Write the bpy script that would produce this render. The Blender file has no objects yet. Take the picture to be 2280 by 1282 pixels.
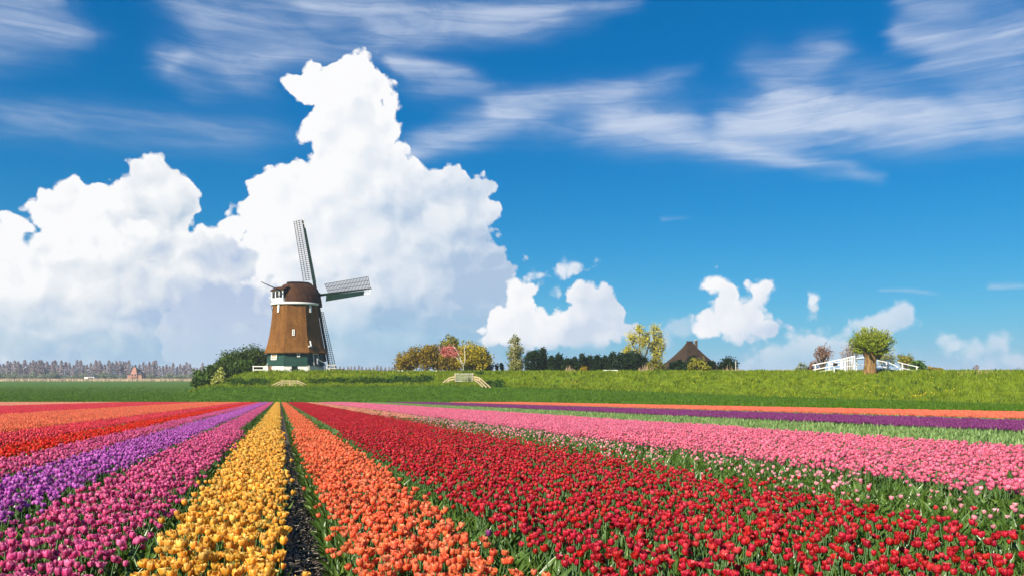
import bpy, bmesh, math, random
import numpy as np
from mathutils import Vector, Matrix

scene = bpy.context.scene
COL = scene.collection
F, CX, HY = 1790.0, 1140.0, 838.0          # focal length, centre column and horizon row of the photograph in its pixels
SUN_AZ, SUN_EL = math.radians(217), math.radians(35)

# ------------------------------------------------------------------ camera
cam = bpy.data.cameras.new('camera')
cam.sensor_width = 36.0
cam.lens = F / 2280 * 36
cam.shift_y = 197 / 2280
cam.clip_start, cam.clip_end = 0.1, 20000
camo = bpy.data.objects.new('camera', cam)
camo.location = (0, 0, 0)
camo.rotation_euler = (math.radians(90), 0, 0)
COL.objects.link(camo)
scene.camera = camo

# ------------------------------------------------------------------ world
class NT:
    """small helper that wires nodes"""
    def __init__(self, tree): self.t = tree
    def n(self, kind, **kw):
        nd = self.t.nodes.new(kind)
        for k, v in kw.items(): setattr(nd, k, v)
        return nd
    def put(self, sock, v):
        if isinstance(v, bpy.types.NodeSocket): self.t.links.new(v, sock)
        elif v is not None: sock.default_value = v
    def m(self, op, a, b=None, c=None, clamp=False):
        nd = self.n('ShaderNodeMath', operation=op, use_clamp=clamp)
        self.put(nd.inputs[0], a); self.put(nd.inputs[1], b); self.put(nd.inputs[2], c)
        return nd.outputs[0]
    def v(self, op, a, b=None, scale=None):
        nd = self.n('ShaderNodeVectorMath', operation=op)
        self.put(nd.inputs[0], a)
        if b is not None: self.put(nd.inputs[1], b)
        if scale is not None: self.put(nd.inputs['Scale'], scale)
        return nd.outputs['Value'] if op in ('LENGTH', 'DOT_PRODUCT', 'DISTANCE') else nd.outputs[0]
    def xyz(self, x, y, z=0.0):
        nd = self.n('ShaderNodeCombineXYZ')
        for i, q in enumerate((x, y, z)): self.put(nd.inputs[i], q)
        return nd.outputs[0]
    def sep(self, v):
        nd = self.n('ShaderNodeSeparateXYZ'); self.put(nd.inputs[0], v)
        return nd.outputs
    def ramp(self, x, a, b, lo=0.0, hi=1.0, kind='SMOOTHSTEP'):
        nd = self.n('ShaderNodeMapRange', interpolation_type=kind)
        self.put(nd.inputs[0], x); self.put(nd.inputs[1], a); self.put(nd.inputs[2], b)
        self.put(nd.inputs[3], lo); self.put(nd.inputs[4], hi)
        return nd.outputs[0]
    def mix(self, f, a, b, blend='MIX'):
        nd = self.n('ShaderNodeMix', data_type='RGBA', blend_type=blend)
        self.put(nd.inputs[0], f)
        for i, q in ((6, a), (7, b)):
            if isinstance(q, tuple) and len(q) == 3: q = (*q, 1.0)
            self.put(nd.inputs[i], q)
        return nd.outputs[2]
    def noise(self, vec, scale, detail=4.0, rough=0.5, dims='3D', dist=0.0, out=0):
        nd = self.n('ShaderNodeTexNoise', noise_dimensions=dims)
        if vec is not None: self.put(nd.inputs['Vector'], vec)
        nd.inputs['Scale'].default_value = scale; nd.inputs['Detail'].default_value = detail
        nd.inputs['Roughness'].default_value = rough; nd.inputs['Distortion'].default_value = dist
        return nd.outputs[out]
    def voro(self, vec, scale, smooth=0.35, dims='2D', detail=0.0):
        nd = self.n('ShaderNodeTexVoronoi', voronoi_dimensions=dims, feature='F1' if smooth is None else 'SMOOTH_F1')
        self.put(nd.inputs['Vector'], vec); nd.inputs['Scale'].default_value = scale
        
        if smooth is not None: nd.inputs['Smoothness'].default_value = smooth
        nd.inputs['Detail'].default_value = detail
        return nd.outputs['Distance']

world = bpy.data.worlds.new('World')
scene.world = world
world.use_nodes = True

def sky_point(px, py):
    """pixel of the photograph -> heading / elevation chart (units of 100 photo pixels)"""
    a = math.atan((px - CX) / F)
    return (11.4 + 17.9 * a, 8.38 - (HY - py) / 100 * math.cos(a), 0.0)

def build_sky(tree):
    tree.nodes.clear()
    N = NT(tree)
    def grp(name, ins, outs):
        g = bpy.data.node_groups.new(name, 'ShaderNodeTree')
        for s, k in ins: g.interface.new_socket(s, in_out='INPUT', socket_type=k)
        for s, k in outs: g.interface.new_socket(s, in_out='OUTPUT', socket_type=k)
        G = NT(g); gi = G.n('NodeGroupInput'); go = G.n('NodeGroupOutput')
        return g, G, gi, go
    V_, F_ = 'NodeSocketVector', 'NodeSocketFloat'
    # one puff: signed distance to an ellipse, joined smoothly to what came before
    puff, G, gi, go = grp('puff', [('P', V_), ('C', V_), ('IR', V_), ('R', F_), ('Prev', F_), ('K', F_)], [('D', F_)])
    q = G.v('MULTIPLY', G.v('SUBTRACT', gi.outputs[0], gi.outputs[1]), gi.outputs[2])
    d = G.m('MULTIPLY', G.m('SUBTRACT', 1.0, G.v('LENGTH', q)), gi.outputs[3])
    G.put(go.inputs[0], G.m('SMOOTH_MAX', d, gi.outputs[4], gi.outputs[5]))
    # one cirrus streak: soft band around a segment, tapering
    streak, G, gi, go = grp('streak', [('P', V_), ('A', V_), ('AB', V_), ('IL2', F_), ('W0', F_), ('W1', F_), ('S', F_), ('Prev', F_)], [('D', F_)])
    pa = G.v('SUBTRACT', gi.outputs[0], gi.outputs[1])
    h = G.m('MULTIPLY', G.v('DOT_PRODUCT', pa, gi.outputs[2]), gi.outputs[3], clamp=True)
    sc = G.v('SCALE', gi.outputs[2], scale=h)
    dist = G.v('LENGTH', G.v('SUBTRACT', pa, sc))
    w = G.m('ADD', gi.outputs[4], G.m('MULTIPLY', h, G.m('SUBTRACT', gi.outputs[5], gi.outputs[4])))
    r = G.m('DIVIDE', dist, w)
    e = G.m('EXPONENT', G.m('MULTIPLY', G.m('MULTIPLY', r, r), -1.0))
    h2 = G.m('MULTIPLY', h, h)
    e = G.m('MULTIPLY', e, G.m('SUBTRACT', 1.0, G.m('MULTIPLY', G.m('MULTIPLY', h2, h2), 0.85)))
    G.put(go.inputs[0], G.m('ADD', G.m('MULTIPLY', e, gi.outputs[6]), gi.outputs[7]))

    tc = N.n('ShaderNodeTexCoord')
    D = tc.outputs['Generated']
    dx, dy, dz = N.sep(D)
    A = N.m('ARCTAN2', dx, dy)
    hyp = N.m('SQRT', N.m('ADD', N.m('MULTIPLY', dx, dx), N.m('MULTIPLY', dy, dy)))
    E = N.m('DIVIDE', dz, N.m('MAXIMUM', hyp, 0.02))
    P0 = N.xyz(N.m('MULTIPLY_ADD', A, 17.9, 11.4), N.m('MULTIPLY_ADD', E, -17.9, 8.38))

    # ---- clear sky
    sky = N.n('ShaderNodeTexSky', sky_type='NISHITA', sun_disc=False)
    sky.sun_elevation = SUN_EL; sky.sun_rotation = SUN_AZ
    sky.altitude = 0; sky.air_density = 1.0; sky.dust_density = SKY_DUST; sky.ozone_density = SKY_OZONE
    hs = N.n('ShaderNodeHueSaturation')
    hs.inputs['Saturation'].default_value = SKY_SAT; hs.inputs['Value'].default_value = SKY_VAL
    N.put(hs.inputs['Color'], sky.outputs[0])
    gm = N.n('ShaderNodeGamma'); N.put(gm.inputs[0], N.mix(1.0, hs.outputs[0], (0.075, 0.1, 0.105), 'MULTIPLY')); gm.inputs[1].default_value = 0.6
    base = N.mix(1.0, gm.outputs[0], SKY_TINT, 'MULTIPLY')
    # air near the horizon is paler
    hz = N.m('EXPONENT', N.m('MULTIPLY', N.m('MAXIMUM', E, 0.0), -15.0))
    base = N.mix(N.m('MULTIPLY', hz, 0.95), base, HORIZON)

    # ---- cirrus
    wv = N.v('MULTIPLY', P0, (0.35, 1.3, 1.0))
    nz = N.v('SUBTRACT', N.noise(wv, 0.7, 5, 0.52, '2D', 0.3, 1), (0.5, 0.5, 0.5))
    Pc = N.v('ADD', P0, N.v('MULTIPLY', nz, (1.6, 0.55, 0.0)))
    acc = 0.0
    for (x0, y0, x1, y1, w0, w1, s) in CIRRUS:
        a = Vector(sky_point(x0, y0)); b = Vector(sky_point(x1, y1)); ab = b - a
        nd = N.n('ShaderNodeGroup', node_tree=streak)
        N.put(nd.inputs[0], Pc); N.put(nd.inputs[1], tuple(a)); N.put(nd.inputs[2], tuple(ab))
        N.put(nd.inputs[3], 1 / max(ab.length_squared, 1e-6)); N.put(nd.inputs[4], w0 / 100); N.put(nd.inputs[5], w1 / 100)
        N.put(nd.inputs[6], s); N.put(nd.inputs[7], acc); acc = nd.outputs[0]
    rot = N.n('ShaderNodeMapping'); N.put(rot.inputs[0], Pc)
    rot.inputs['Rotation'].default_value = (0, 0, math.radians(-6)); rot.inputs['Scale'].default_value = (0.34, 3.6, 1)
    fib = N.noise(rot.outputs[0], 1.3, 7, 0.58, '2D', 0.4)
    lump = N.noise(N.v('MULTIPLY', P0, (0.5, 1.2, 1)), 0.9, 4, 0.55, '2D', 0.3)
    fibm = N.m('MULTIPLY', N.ramp(fib, 0.3, 0.7, 0.55, 1.2), N.ramp(lump, 0.3, 0.65, 0.55, 1.15))
    cir = N.m('MULTIPLY', acc, fibm)
    # thin veils elsewhere over the dome
    veil = N.noise(N.v('MULTIPLY', D, (1.2, 1.2, 4.0)), 1.6, 6, 0.6, '3D', 0.5)
    out_m = N.ramp(N.m('ABSOLUTE', A), 0.62, 0.8)
    veil = N.m('MULTIPLY', N.m('MULTIPLY', N.ramp(veil, 0.5, 0.75), out_m), 0.5)
    cir = N.m('MAXIMUM', cir, veil)
    cir = N.m('MINIMUM', N.m('SUBTRACT', 1.0, N.m('EXPONENT', N.m('MULTIPLY', cir, -1.15))), 0.85)
    base = N.mix(cir, base, CIRRUS_COL)

    # ---- cumulus
    w1 = N.v('SUBTRACT', N.noise(P0, 1.0, 4, 0.5, '2D', 0.0, 1), (0.5, 0.5, 0.5))
    Pw = N.v('ADD', P0, N.v('MULTIPLY', w1, (0.50, 0.50, 0.0)))
    vb = N.voro(Pw, 2.2, 0.3)
    vrel = N.m('SUBTRACT', N.voro(N.v('ADD', Pw, (-0.10, -0.12, 0.0)), 1.35, 0.6), N.voro(Pw, 1.35, 0.6))
    bump = N.m('ADD', N.m('MULTIPLY', vb, -0.29), N.m('MULTIPLY', N.voro(Pw, 5.0, 0.12), -0.125))
    fine = N.m('SUBTRACT', N.noise(P0, 7.0, 4, 0.62, '2D'), 0.5)
    # relief: the same lumps seen a little nearer the light
    LD = (-0.16, -0.16, 0.0)
    def lumps(P):
        return N.m('ADD', 0.0, N.m('MULTIPLY', N.noise(P, 0.75, 4, 0.5, '2D'), 2.0))
    Pl = N.v('ADD', P0, N.v('MULTIPLY', w1, (0.5, 0.5, 0.0)))
    relief = N.m('SUBTRACT', lumps(Pl), lumps(N.v('ADD', Pl, LD)))
    broad = N.m('SUBTRACT', N.noise(P0, 0.55, 4, 0.5, '2D'), 0.5)
    _, py, _ = N.sep(P0); px = N.sep(P0)[0]
    for L in CLOUDS:
        dist = -5.0
        for (x, y, rx, ry) in L['puffs']:
            c = sky_point(x, y); co = math.cos(math.atan((x - CX) / F))
            rx_, ry_ = rx / 100 * co * co, ry / 100 * co
            nd = N.n('ShaderNodeGroup', node_tree=puff)
            N.put(nd.inputs[0], Pw); N.put(nd.inputs[1], c); N.put(nd.inputs[2], (1 / rx_, 1 / ry_, 0)); N.put(nd.inputs[3], min(rx_, ry_))
            N.put(nd.inputs[4], dist); N.put(nd.inputs[5], 0.10); dist = nd.outputs[0]
        k = L.get('rough', 1.0)
        s = N.m('ADD', N.m('MULTIPLY_ADD', bump, k, dist), N.m('MULTIPLY_ADD', fine, 0.11 * k, 0.05 + 0.17 * k))
        alpha = N.ramp(s, 0.0, L.get('soft', 0.085))
        alpha = N.m('MULTIPLY', alpha, L.get('op', 1.0))
        if 'fade' in L:                                   # base dissolving into the hazy air
            y0, y1 = (sky_point(1140, q)[1] for q in L['fade'])
            alpha = N.m('MULTIPLY', alpha, N.ramp(N.m('MULTIPLY_ADD', broad, 0.8, py), y0, y1, 1.0, L.get('fade_to', 0.0)))
        # shade: away from the light and towards the base
        (gx0, gy0, gx1, gy1) = L['grad']
        a = Vector(sky_point(gx0, gy0)); b = Vector(sky_point(gx1, gy1)); ab = b - a
        t = N.m('MULTIPLY', N.v('DOT_PRODUCT', N.v('SUBTRACT', P0, tuple(a)), tuple(ab)), 1 / ab.length_squared)
        t = N.m('ADD', t, N.m('MULTIPLY', broad, L.get('gb', 0.9)))
        t = N.m('SUBTRACT', t, N.m('MULTIPLY', relief, L.get('relief', 0.8)))
        t = N.m('SUBTRACT', t, N.m('MULTIPLY', vrel, L.get('puffy', 0.8)))
        rim = N.ramp(s, 0.0, 0.5, L.get('rim', 0.25), 0.0)
        t = N.m('SUBTRACT', t, rim)
        cr = N.n('ShaderNodeValToRGB'); N.put(cr.inputs[0], t)
        el = cr.color_ramp.elements
        el[0].position, el[0].color = 0.0, (*L.get('c0', CLOUD_W), 1)
        el[1].position, el[1].color = 1.0, (*L.get('c2', CLOUD_D), 1)
        e = el.new(0.5); e.color = (*L.get('c1', CLOUD_M), 1)
        base = N.mix(alpha, base, cr.outputs[0])
    # ---- cumulus round the rest of the horizon
    rn = N.m('ADD', N.noise(N.v('MULTIPLY', D, (1, 1, 1.6)), 3.2, 8, 0.58), N.m('MULTIPLY', N.m('ABSOLUTE', N.m('SUBTRACT', E, 0.1)), -0.55))
    ra = N.m('MULTIPLY', N.ramp(rn, 0.50, 0.56), N.m('MULTIPLY', out_m, N.ramp(E, 0.0, 0.06)))
    base = N.mix(ra, base, CLOUD_W)
    bg = N.n('ShaderNodeBackground'); N.put(bg.inputs[0], base); bg.inputs[1].default_value = SKY_STRENGTH
    out = N.n('ShaderNodeOutputWorld'); N.put(out.inputs[0], bg.outputs[0])

HAZE = 0.00022
SKY_STRENGTH, SKY_DUST, SKY_OZONE, SKY_SAT, SKY_VAL = 0.0593, 0.2, 2.0, 1.55, 1.0
SKY_TINT = (0.06, 5.0, 7.7)
HORIZON = (3.9, 5.5, 7.8)
CIRRUS_COL = (6.3, 7.1, 8.6)
CLOUD_W, CLOUD_M, CLOUD_D = (9.6, 9.6, 9.7), (7.4, 7.9, 8.5), (4.2, 5.5, 7.0)
CIRRUS = [  # x0,y0,x1,y1, half width at each end, strength
    (920, 335, 1170, 255, 26, 34, 0.9), (1100, 245, 1580, 165, 28, 14, 0.62), (1180, 255, 1560, 235, 45, 40, 0.35),
    (1340, 262, 1960, 392, 34, 13, 0.8), (1300, 285, 1700, 320, 30, 50, 0.35), (1640, 280, 2300, 285, 34, 34, 0.9), (1760, 250, 2100, 262, 46, 30, 0.5),
    (1720, 225, 2300, 270, 34, 26, 0.85), (1730, 200, 1640, 300, 40, 40, 0.35), (1830, 110, 1760, 220, 30, 50, 0.32),
    (900, 140, 1080, 160, 16, 10, 0.85), (940, 180, 1120, 185, 40, 25, 0.3),
    (360, 135, 900, 85, 30, 45, 0.38), (380, 160, 420, 110, 16, 26, 0.3), (450, 30, 760, 20, 50, 40, 0.4), (700, 20, 1440, 0, 34, 16, 0.7),
    (860, 60, 1300, 40, 40, 25, 0.5), (420, 190, 640, 175, 24, 30, 0.22), (0, 260, 640, 305, 34, 36, 0.26), (-60, 20, 130, 10, 60, 34, 0.75),
    (-40, 70, 180, 75, 45, 24, 0.4), (2000, 75, 2320, 95, 20, 44, 0.75), (2040, 10, 2320, 40, 30, 50, 0.35), (2080, 130, 2320, 170, 26, 44, 0.35),
    (2180, 230, 2340, 220, 26, 40, 0.45), (1700, 150, 2200, 185, 40, 30, 0.14), (1490, 487, 1545, 482, 5, 4, 0.25),
    (2000, 657, 2100, 656, 4, 4, 0.35), (2200, 630, 2320, 628, 5, 4, 0.35), (560, 165, 640, 100, 40, 40, 0.25),
]
CLOUDS = [
    dict(puffs=[(165, 430, 42, 46), (120, 470, 60, 50), (60, 450, 22, 18), (45, 500, 34, 18), (230, 455, 55, 45), (300, 440, 55, 55), (365, 405, 52, 52),
                (405, 440, 36, 62), (395, 490, 36, 40), (250, 520, 180, 70), (-20, 560, 80, 60), (320, 380, 24, 20), (345, 470, 75, 62)],
         grad=(120, 380, 520, 620), rim=0.3, relief=1.0),
    dict(puffs=[(800, 175, 62, 58), (690, 185, 36, 42), (655, 190, 32, 30), (740, 195, 55, 45), (845, 200, 40, 44), (780, 280, 105, 90), (800, 360, 110, 80),
                (860, 280, 36, 70), (690, 290, 20, 20), (650, 395, 45, 40), (590, 430, 34, 26), (575, 470, 50, 44), (520, 520, 38, 36), (640, 480, 110, 95), (760, 470, 160, 110),
                (920, 420, 60, 60), (1000, 430, 60, 62), (1060, 455, 48, 60), (1000, 510, 100, 70), (820, 590, 330, 110), (950, 620, 160, 90), (1085, 620, 58, 60), (1060, 660, 80, 70), (480, 620, 120, 110), (840, 740, 330, 130), (560, 740, 200, 130), (1040, 740, 110, 80), (905, 485, 95, 80)],
         grad=(720, 320, 1070, 570), rim=0.3, relief=0.6, gb=0.7, fade=(620, 860), fade_to=0.25, c1=(7.4, 8.0, 8.8), c2=(4.2, 5.5, 7.3)),
    dict(puffs=[(10, 560, 70, 66), (110, 560, 70, 60), (215, 545, 62, 56), (300, 545, 60, 52), (375, 548, 56, 46), (440, 565, 52, 44), (500, 590, 80, 60), (200, 640, 330, 90), (60, 640, 160, 90), (420, 660, 200, 70), (180, 740, 420, 120), (420, 730, 240, 110)],
         grad=(150, 520, 330, 780), rim=0.25, relief=1.0, gb=0.6, soft=0.16, fade=(660, 860), fade_to=0.3, c2=(4.7, 5.7, 7.6)),
    dict(puffs=[(280, 728, 110, 14), (90, 735, 70, 14), (300, 768, 46, 14), (165, 772, 36, 11), (785, 775, 24, 9), (460, 768, 26, 10), (1030, 722, 50, 10), (560, 728, 26, 9), (5, 800, 18, 16)],
         grad=(200, 700, 260, 800), rim=0.0, soft=0.25, rough=0.6, op=0.62, c0=(8.2, 8.4, 9.0), c1=(7.2, 7.7, 8.6)),
    dict(puffs=[(1520, 730, 45, 30), (1470, 750, 40, 30)], grad=(1480, 690, 1540, 770), soft=0.3, op=0.45, c0=(7.0, 7.6, 8.6)),
    dict(puffs=[(1245, 605, 34, 22), (1215, 615, 26, 14), (1285, 600, 22, 16), (1235, 640, 18, 12), (1310, 600, 10, 18)], grad=(1200, 570, 1300, 680), soft=0.22, rough=1.25, op=0.85, c1=(8.2, 8.6, 9.2)),
    dict(puffs=[(1155, 660, 30, 40), (1150, 705, 48, 42), (1110, 740, 36, 36), (1220, 720, 62, 34), (1310, 670, 42, 46), (1345, 690, 44, 48), (1300, 730, 90, 36), (1400, 735, 28, 26), (1260, 755, 170, 26), (1185, 738, 70, 38)],
         grad=(1140, 610, 1300, 800), rim=0.2, relief=0.7, gb=0.6, fade=(762, 802), fade_to=0.0, c1=(7.9, 8.3, 9.0), c2=(6.0, 6.9, 8.2), soft=0.10),
    dict(puffs=[(1595, 640, 26, 30), (1612, 670, 28, 26), (1650, 685, 40, 28), (1640, 720, 72, 44), (1635, 690, 40, 26), (1700, 735, 40, 30), (1590, 735, 36, 30), (1690, 650, 34, 18)],
         grad=(1590, 600, 1690, 780), rim=0.2, relief=0.7, gb=0.6, fade=(755, 805), fade_to=0.0, c1=(8.0, 8.4, 9.1), c2=(5.6, 6.6, 8.2), soft=0.14),
    dict(puffs=[(1818, 655, 12, 16), (1812, 680, 12, 16)], grad=(1800, 640, 1850, 720), soft=0.18, op=0.8, rough=0.9),
    dict(puffs=[(1990, 705, 40, 36), (1940, 735, 50, 36), (1790, 760, 60, 34), (1850, 765, 70, 34), (1740, 800, 70, 36), (1880, 790, 150, 40), (1700, 815, 60, 20)],
         grad=(1860, 660, 1960, 860), soft=0.22, op=0.72, rim=0.1, relief=0.6, gb=0.6, fade=(760, 850), fade_to=0.25, c0=(8.6, 8.8, 9.4), c1=(7.4, 7.9, 8.8), c2=(5.6, 6.5, 8.0)),
    dict(puffs=[(2100, 765, 45, 18), (2185, 780, 48, 30), (2220, 765, 36, 24), (2265, 800, 40, 26), (2200, 805, 70, 24)],
         grad=(2150, 730, 2230, 850), soft=0.25, op=0.62, rim=0.1, gb=0.6, c0=(8.2, 8.5, 9.2), c1=(7.0, 7.6, 8.6), c2=(5.4, 6.4, 7.9)),
]
build_sky(world.node_tree)
world.cycles.sampling_method = 'MANUAL'
world.cycles.sample_map_resolution = 512

# ------------------------------------------------------------------ sun and exposure
sl = bpy.data.lights.new('sun', 'SUN')
sl.energy, sl.angle, sl.color = 5.0, math.radians(0.53), (1.0, 0.93, 0.80)
so = bpy.data.objects.new('sun', sl)
sd = Vector((math.sin(SUN_AZ) * math.cos(SUN_EL), math.cos(SUN_AZ) * math.cos(SUN_EL), math.sin(SUN_EL)))
so.rotation_euler = sd.to_track_quat('Z', 'Y').to_euler()
so.location = sd * 100
COL.objects.link(so)
scene.view_settings.view_transform = 'Standard'
scene.view_settings.look = 'None'
scene.view_settings.exposure = 0.78
scene.view_settings.gamma = 1.0
scene.view_settings.use_curve_mapping = False
scene.cycles.max_bounces = 6
scene.cycles.transparent_max_bounces = 8
scene.cycles.volume_bounces = 0

# ------------------------------------------------------------------ helpers
rng = np.random.default_rng(7)
random.seed(7)
KROW = -0.2894                       # the tulip rows head this far left per metre ahead
SLOPE = -0.0257                      # the field falls gently away from the camera
SOIL0 = -0.895                        # soil level below the camera at the camera's foot
BLOOM0 = -0.62
FIELD_END, FIELD_RIGHT, FIELD_LEFT = 105.5, 31.6, -46.0

def at(px, py, Y):
    return Vector(((px - CX) / F * Y, Y, (HY - py) / F * Y))

def sstep(t):
    t = np.clip(t, 0, 1); return t * t * (3 - 2 * t)

def ground_z(X, Y):
    X = np.asarray(X, float); Y = np.asarray(Y, float)
    u = X / np.maximum(Y, 1.0)
    px = np.clip(CX + F * u, -4000, 6000)
    z0 = SOIL0 + SLOPE * np.clip(Y, -20, FIELD_END)
    zend = SOIL0 + SLOPE * FIELD_END
    Yf = np.interp(px, [430, 600, 1000, 1300, 1700, 2280, 3200], [146, 140, 138, 130, 115, 98, 80])
    pyf = np.interp(px, [430, 600, 1000, 1300, 1700, 2280], [861, 861, 857, 866, 882, 902])
    wm = sstep((px - 400) / 60)
    zf = -(pyf - HY) * Yf / F
    zf = zend + (zf - zend) * wm
    Yc = Yf + 13
    pyc = np.interp(px, [440, 470, 500, 560, 610, 750, 900, 1700, 2280], [864, 853, 842, 829.5, 827, 827.5, 829.5, 829, 829.5])
    zc = -(pyc - HY) * Yc / F
    zc = zend + (zc - zend) * wm
    Ys = np.where(u > 0.0, np.minimum(FIELD_END, FIELD_RIGHT / np.maximum(u - KROW, 0.05)), FIELD_END)
    zb_f = SOIL0 + SLOPE * np.clip(Yf, -20, FIELD_END)
    t1 = np.clip((Y - Ys) / np.maximum(Yf - Ys, 1), 0, 1)
    z = z0 + t1 * (zf - zb_f)
    s = sstep((Y - Yf) / (Yc - Yf))
    z = np.where(Y > Yf, zf + (zc - zf) * s, z)
    t3 = sstep((Y - Yc - 26) / 40)
    z = np.where(Y > Yc + 26, zc + (zend - zc) * t3, z)
    dike = sstep((Y - Yf + 2) / 4) * (1 - t3) * wm
    lump = (np.sin(X * 1.3 + 1.7 * np.sin(Y * 0.7)) * np.sin(Y * 1.1 + X * 0.31) + 0.6 * np.sin(X * 2.9 + Y * 2.3)) * 0.11
    z = z + dike * lump
    return z, dike

def gz(x, y): return float(ground_z(x, y)[0])

def on_ground(px, py, y0=106.0, y1=170.0):
    """the ground point seen at that pixel"""
    ys = np.linspace(y0, y1, 900)
    xs = (px - CX) / F * ys
    q = HY - ground_z(xs, ys)[0] / ys * F
    i = int(np.argmin(np.abs(q - py)))
    return Vector((xs[i], ys[i], gz(xs[i], ys[i])))

def tag(o, label=None, cat=None, group=None, kind=None):
    for k, v in (('label', label), ('category', cat), ('group', group), ('kind', kind)):
        if v: o[k] = v
    return o

def thing(name, loc, label, cat, group=None, rz=0.0):
    o = bpy.data.objects.new(name, None)
    o.empty_display_size = 0.3
    COL.objects.link(o)
    o.location = loc; o.rotation_euler = (0, 0, rz)
    return tag(o, label, cat, group)

def link(name, me, parent=None, loc=None, rot=None):
    o = bpy.data.objects.new(name, me)
    COL.objects.link(o)
    if parent: o.parent = parent
    if loc is not None: o.location = loc
    if rot is not None: o.rotation_euler = rot
    return o

def np_mesh(name, verts, faces, mats, attrs=None, uv=None, smooth=False, midx=None):
    me = bpy.data.meshes.new(name)
    verts = np.asarray(verts, np.float32); faces = np.asarray(faces, np.int32)
    n, k = faces.shape
    me.vertices.add(len(verts)); me.vertices.foreach_set('co', verts.ravel())
    me.loops.add(n * k); me.loops.foreach_set('vertex_index', faces.ravel())
    me.polygons.add(n); me.polygons.foreach_set('loop_start', np.arange(0, n * k, k, dtype=np.int32))
    me.polygons.foreach_set('loop_total', np.full(n, k, np.int32))
    if smooth: me.polygons.foreach_set('use_smooth', np.ones(n, bool))
    if midx is not None: me.polygons.foreach_set('material_index', np.asarray(midx, np.int32))
    for m in (mats if isinstance(mats, (list, tuple)) else [mats]): me.materials.append(m)
    for nm, arr in (attrs or {}).items():
        a = me.attributes.new(nm, 'FLOAT', 'POINT'); a.data.foreach_set('value', np.asarray(arr, np.float32))
    if uv is not None:
        l = me.uv_layers.new(name='UVMap'); l.data.foreach_set('uv', np.asarray(uv, np.float32)[faces.ravel()].ravel())
    me.update(calc_edges=True); me.validate()
    return me

class MB:
    """collects faces for one mesh"""
    def __init__(self): self.v, self.f, self.mi, self.sm = [], [], [], []
    def add(self, vs, fs, mi=0, smooth=False):
        b = len(self.v); self.v += [tuple(q) for q in vs]
        for f in fs: self.f.append([b + i for i in f]); self.mi.append(mi); self.sm.append(smooth)
    def box(self, c, sx, sy, sz, ax=(1, 0, 0), ay=(0, 1, 0), az=(0, 0, 1), mi=0):
        c, ax, ay, az = Vector(c), Vector(ax), Vector(ay), Vector(az)
        vs = [c + ax * (i * sx / 2) + ay * (j * sy / 2) + az * (k * sz / 2) for k in (-1, 1) for j in (-1, 1) for i in (-1, 1)]
        self.add(vs, [(0, 2, 3, 1), (4, 5, 7, 6), (0, 1, 5, 4), (2, 6, 7, 3), (0, 4, 6, 2), (1, 3, 7, 5)], mi)
    def bar(self, p, q, w, h, up=(0, 0, 1), mi=0):
        p, q = Vector(p), Vector(q); a = (q - p); L = a.length; a.normalize()
        s = a.cross(Vector(up))
        if s.length < 1e-4: s = a.cross(Vector((1, 0, 0)))
        s.normalize(); u = s.cross(a)
        self.box((p + q) / 2, L, w, h, a, s, u, mi)
    def tube(self, pts, rad, n=6, mi=0, smooth=True, cap=True):
        pts = [Vector(p) for p in pts]
        if not hasattr(rad, '__len__'): rad = [rad] * len(pts)
        vs, fs = [], []
        for i, p in enumerate(pts):
            d = (pts[min(i + 1, len(pts) - 1)] - pts[max(i - 1, 0)]).normalized()
            s = d.cross(Vector((0.31, 0.95, 0.02))).normalized(); t = d.cross(s)
            for j in range(n):
                a = 2 * math.pi * j / n
                vs.append(p + (s * math.cos(a) + t * math.sin(a)) * rad[i])
        for i in range(len(pts) - 1):
            for j in range(n):
                k = (j + 1) % n
                fs.append((i * n + j, (i + 1) * n + j, (i + 1) * n + k, i * n + k))
        if cap:
            fs.append(tuple(range(n))); fs.append(tuple(reversed(range((len(pts) - 1) * n, len(pts) * n))))
        self.add(vs, fs, mi, smooth)
    def loft(self, rings, mi=0, smooth=False, cap0=True, cap1=True):
        n = len(rings[0]); vs = [p for r in rings for p in r]; fs = []
        for i in range(len(rings) - 1):
            for j in range(n):
                k = (j + 1) % n
                fs.append((i * n + j, i * n + k, (i + 1) * n + k, (i + 1) * n + j))
        if cap0: fs.append(tuple(reversed(range(n))))
        if cap1: fs.append(tuple(range((len(rings) - 1) * n, len(rings) * n)))
        self.add(vs, fs, mi, smooth)
    def mesh(self, name, mats):
        me = bpy.data.meshes.new(name)
        me.from_pydata(self.v, [], self.f)
        for m in (mats if isinstance(mats, (list, tuple)) else [mats]): me.materials.append(m)
        me.polygons.foreach_set('material_index', self.mi); me.polygons.foreach_set('use_smooth', self.sm)
        me.update()
        return me
    def build(self, name, mats, parent=None, loc=None):
        return link(name, self.mesh(name, mats), parent, loc)

# ------------------------------------------------------------------ materials
def new_mat(name):
    m = bpy.data.materials.new(name); m.use_nodes = True
    m.node_tree.nodes.clear()
    N = NT(m.node_tree)
    return m, N, N.n('ShaderNodeOutputMaterial')

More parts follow.
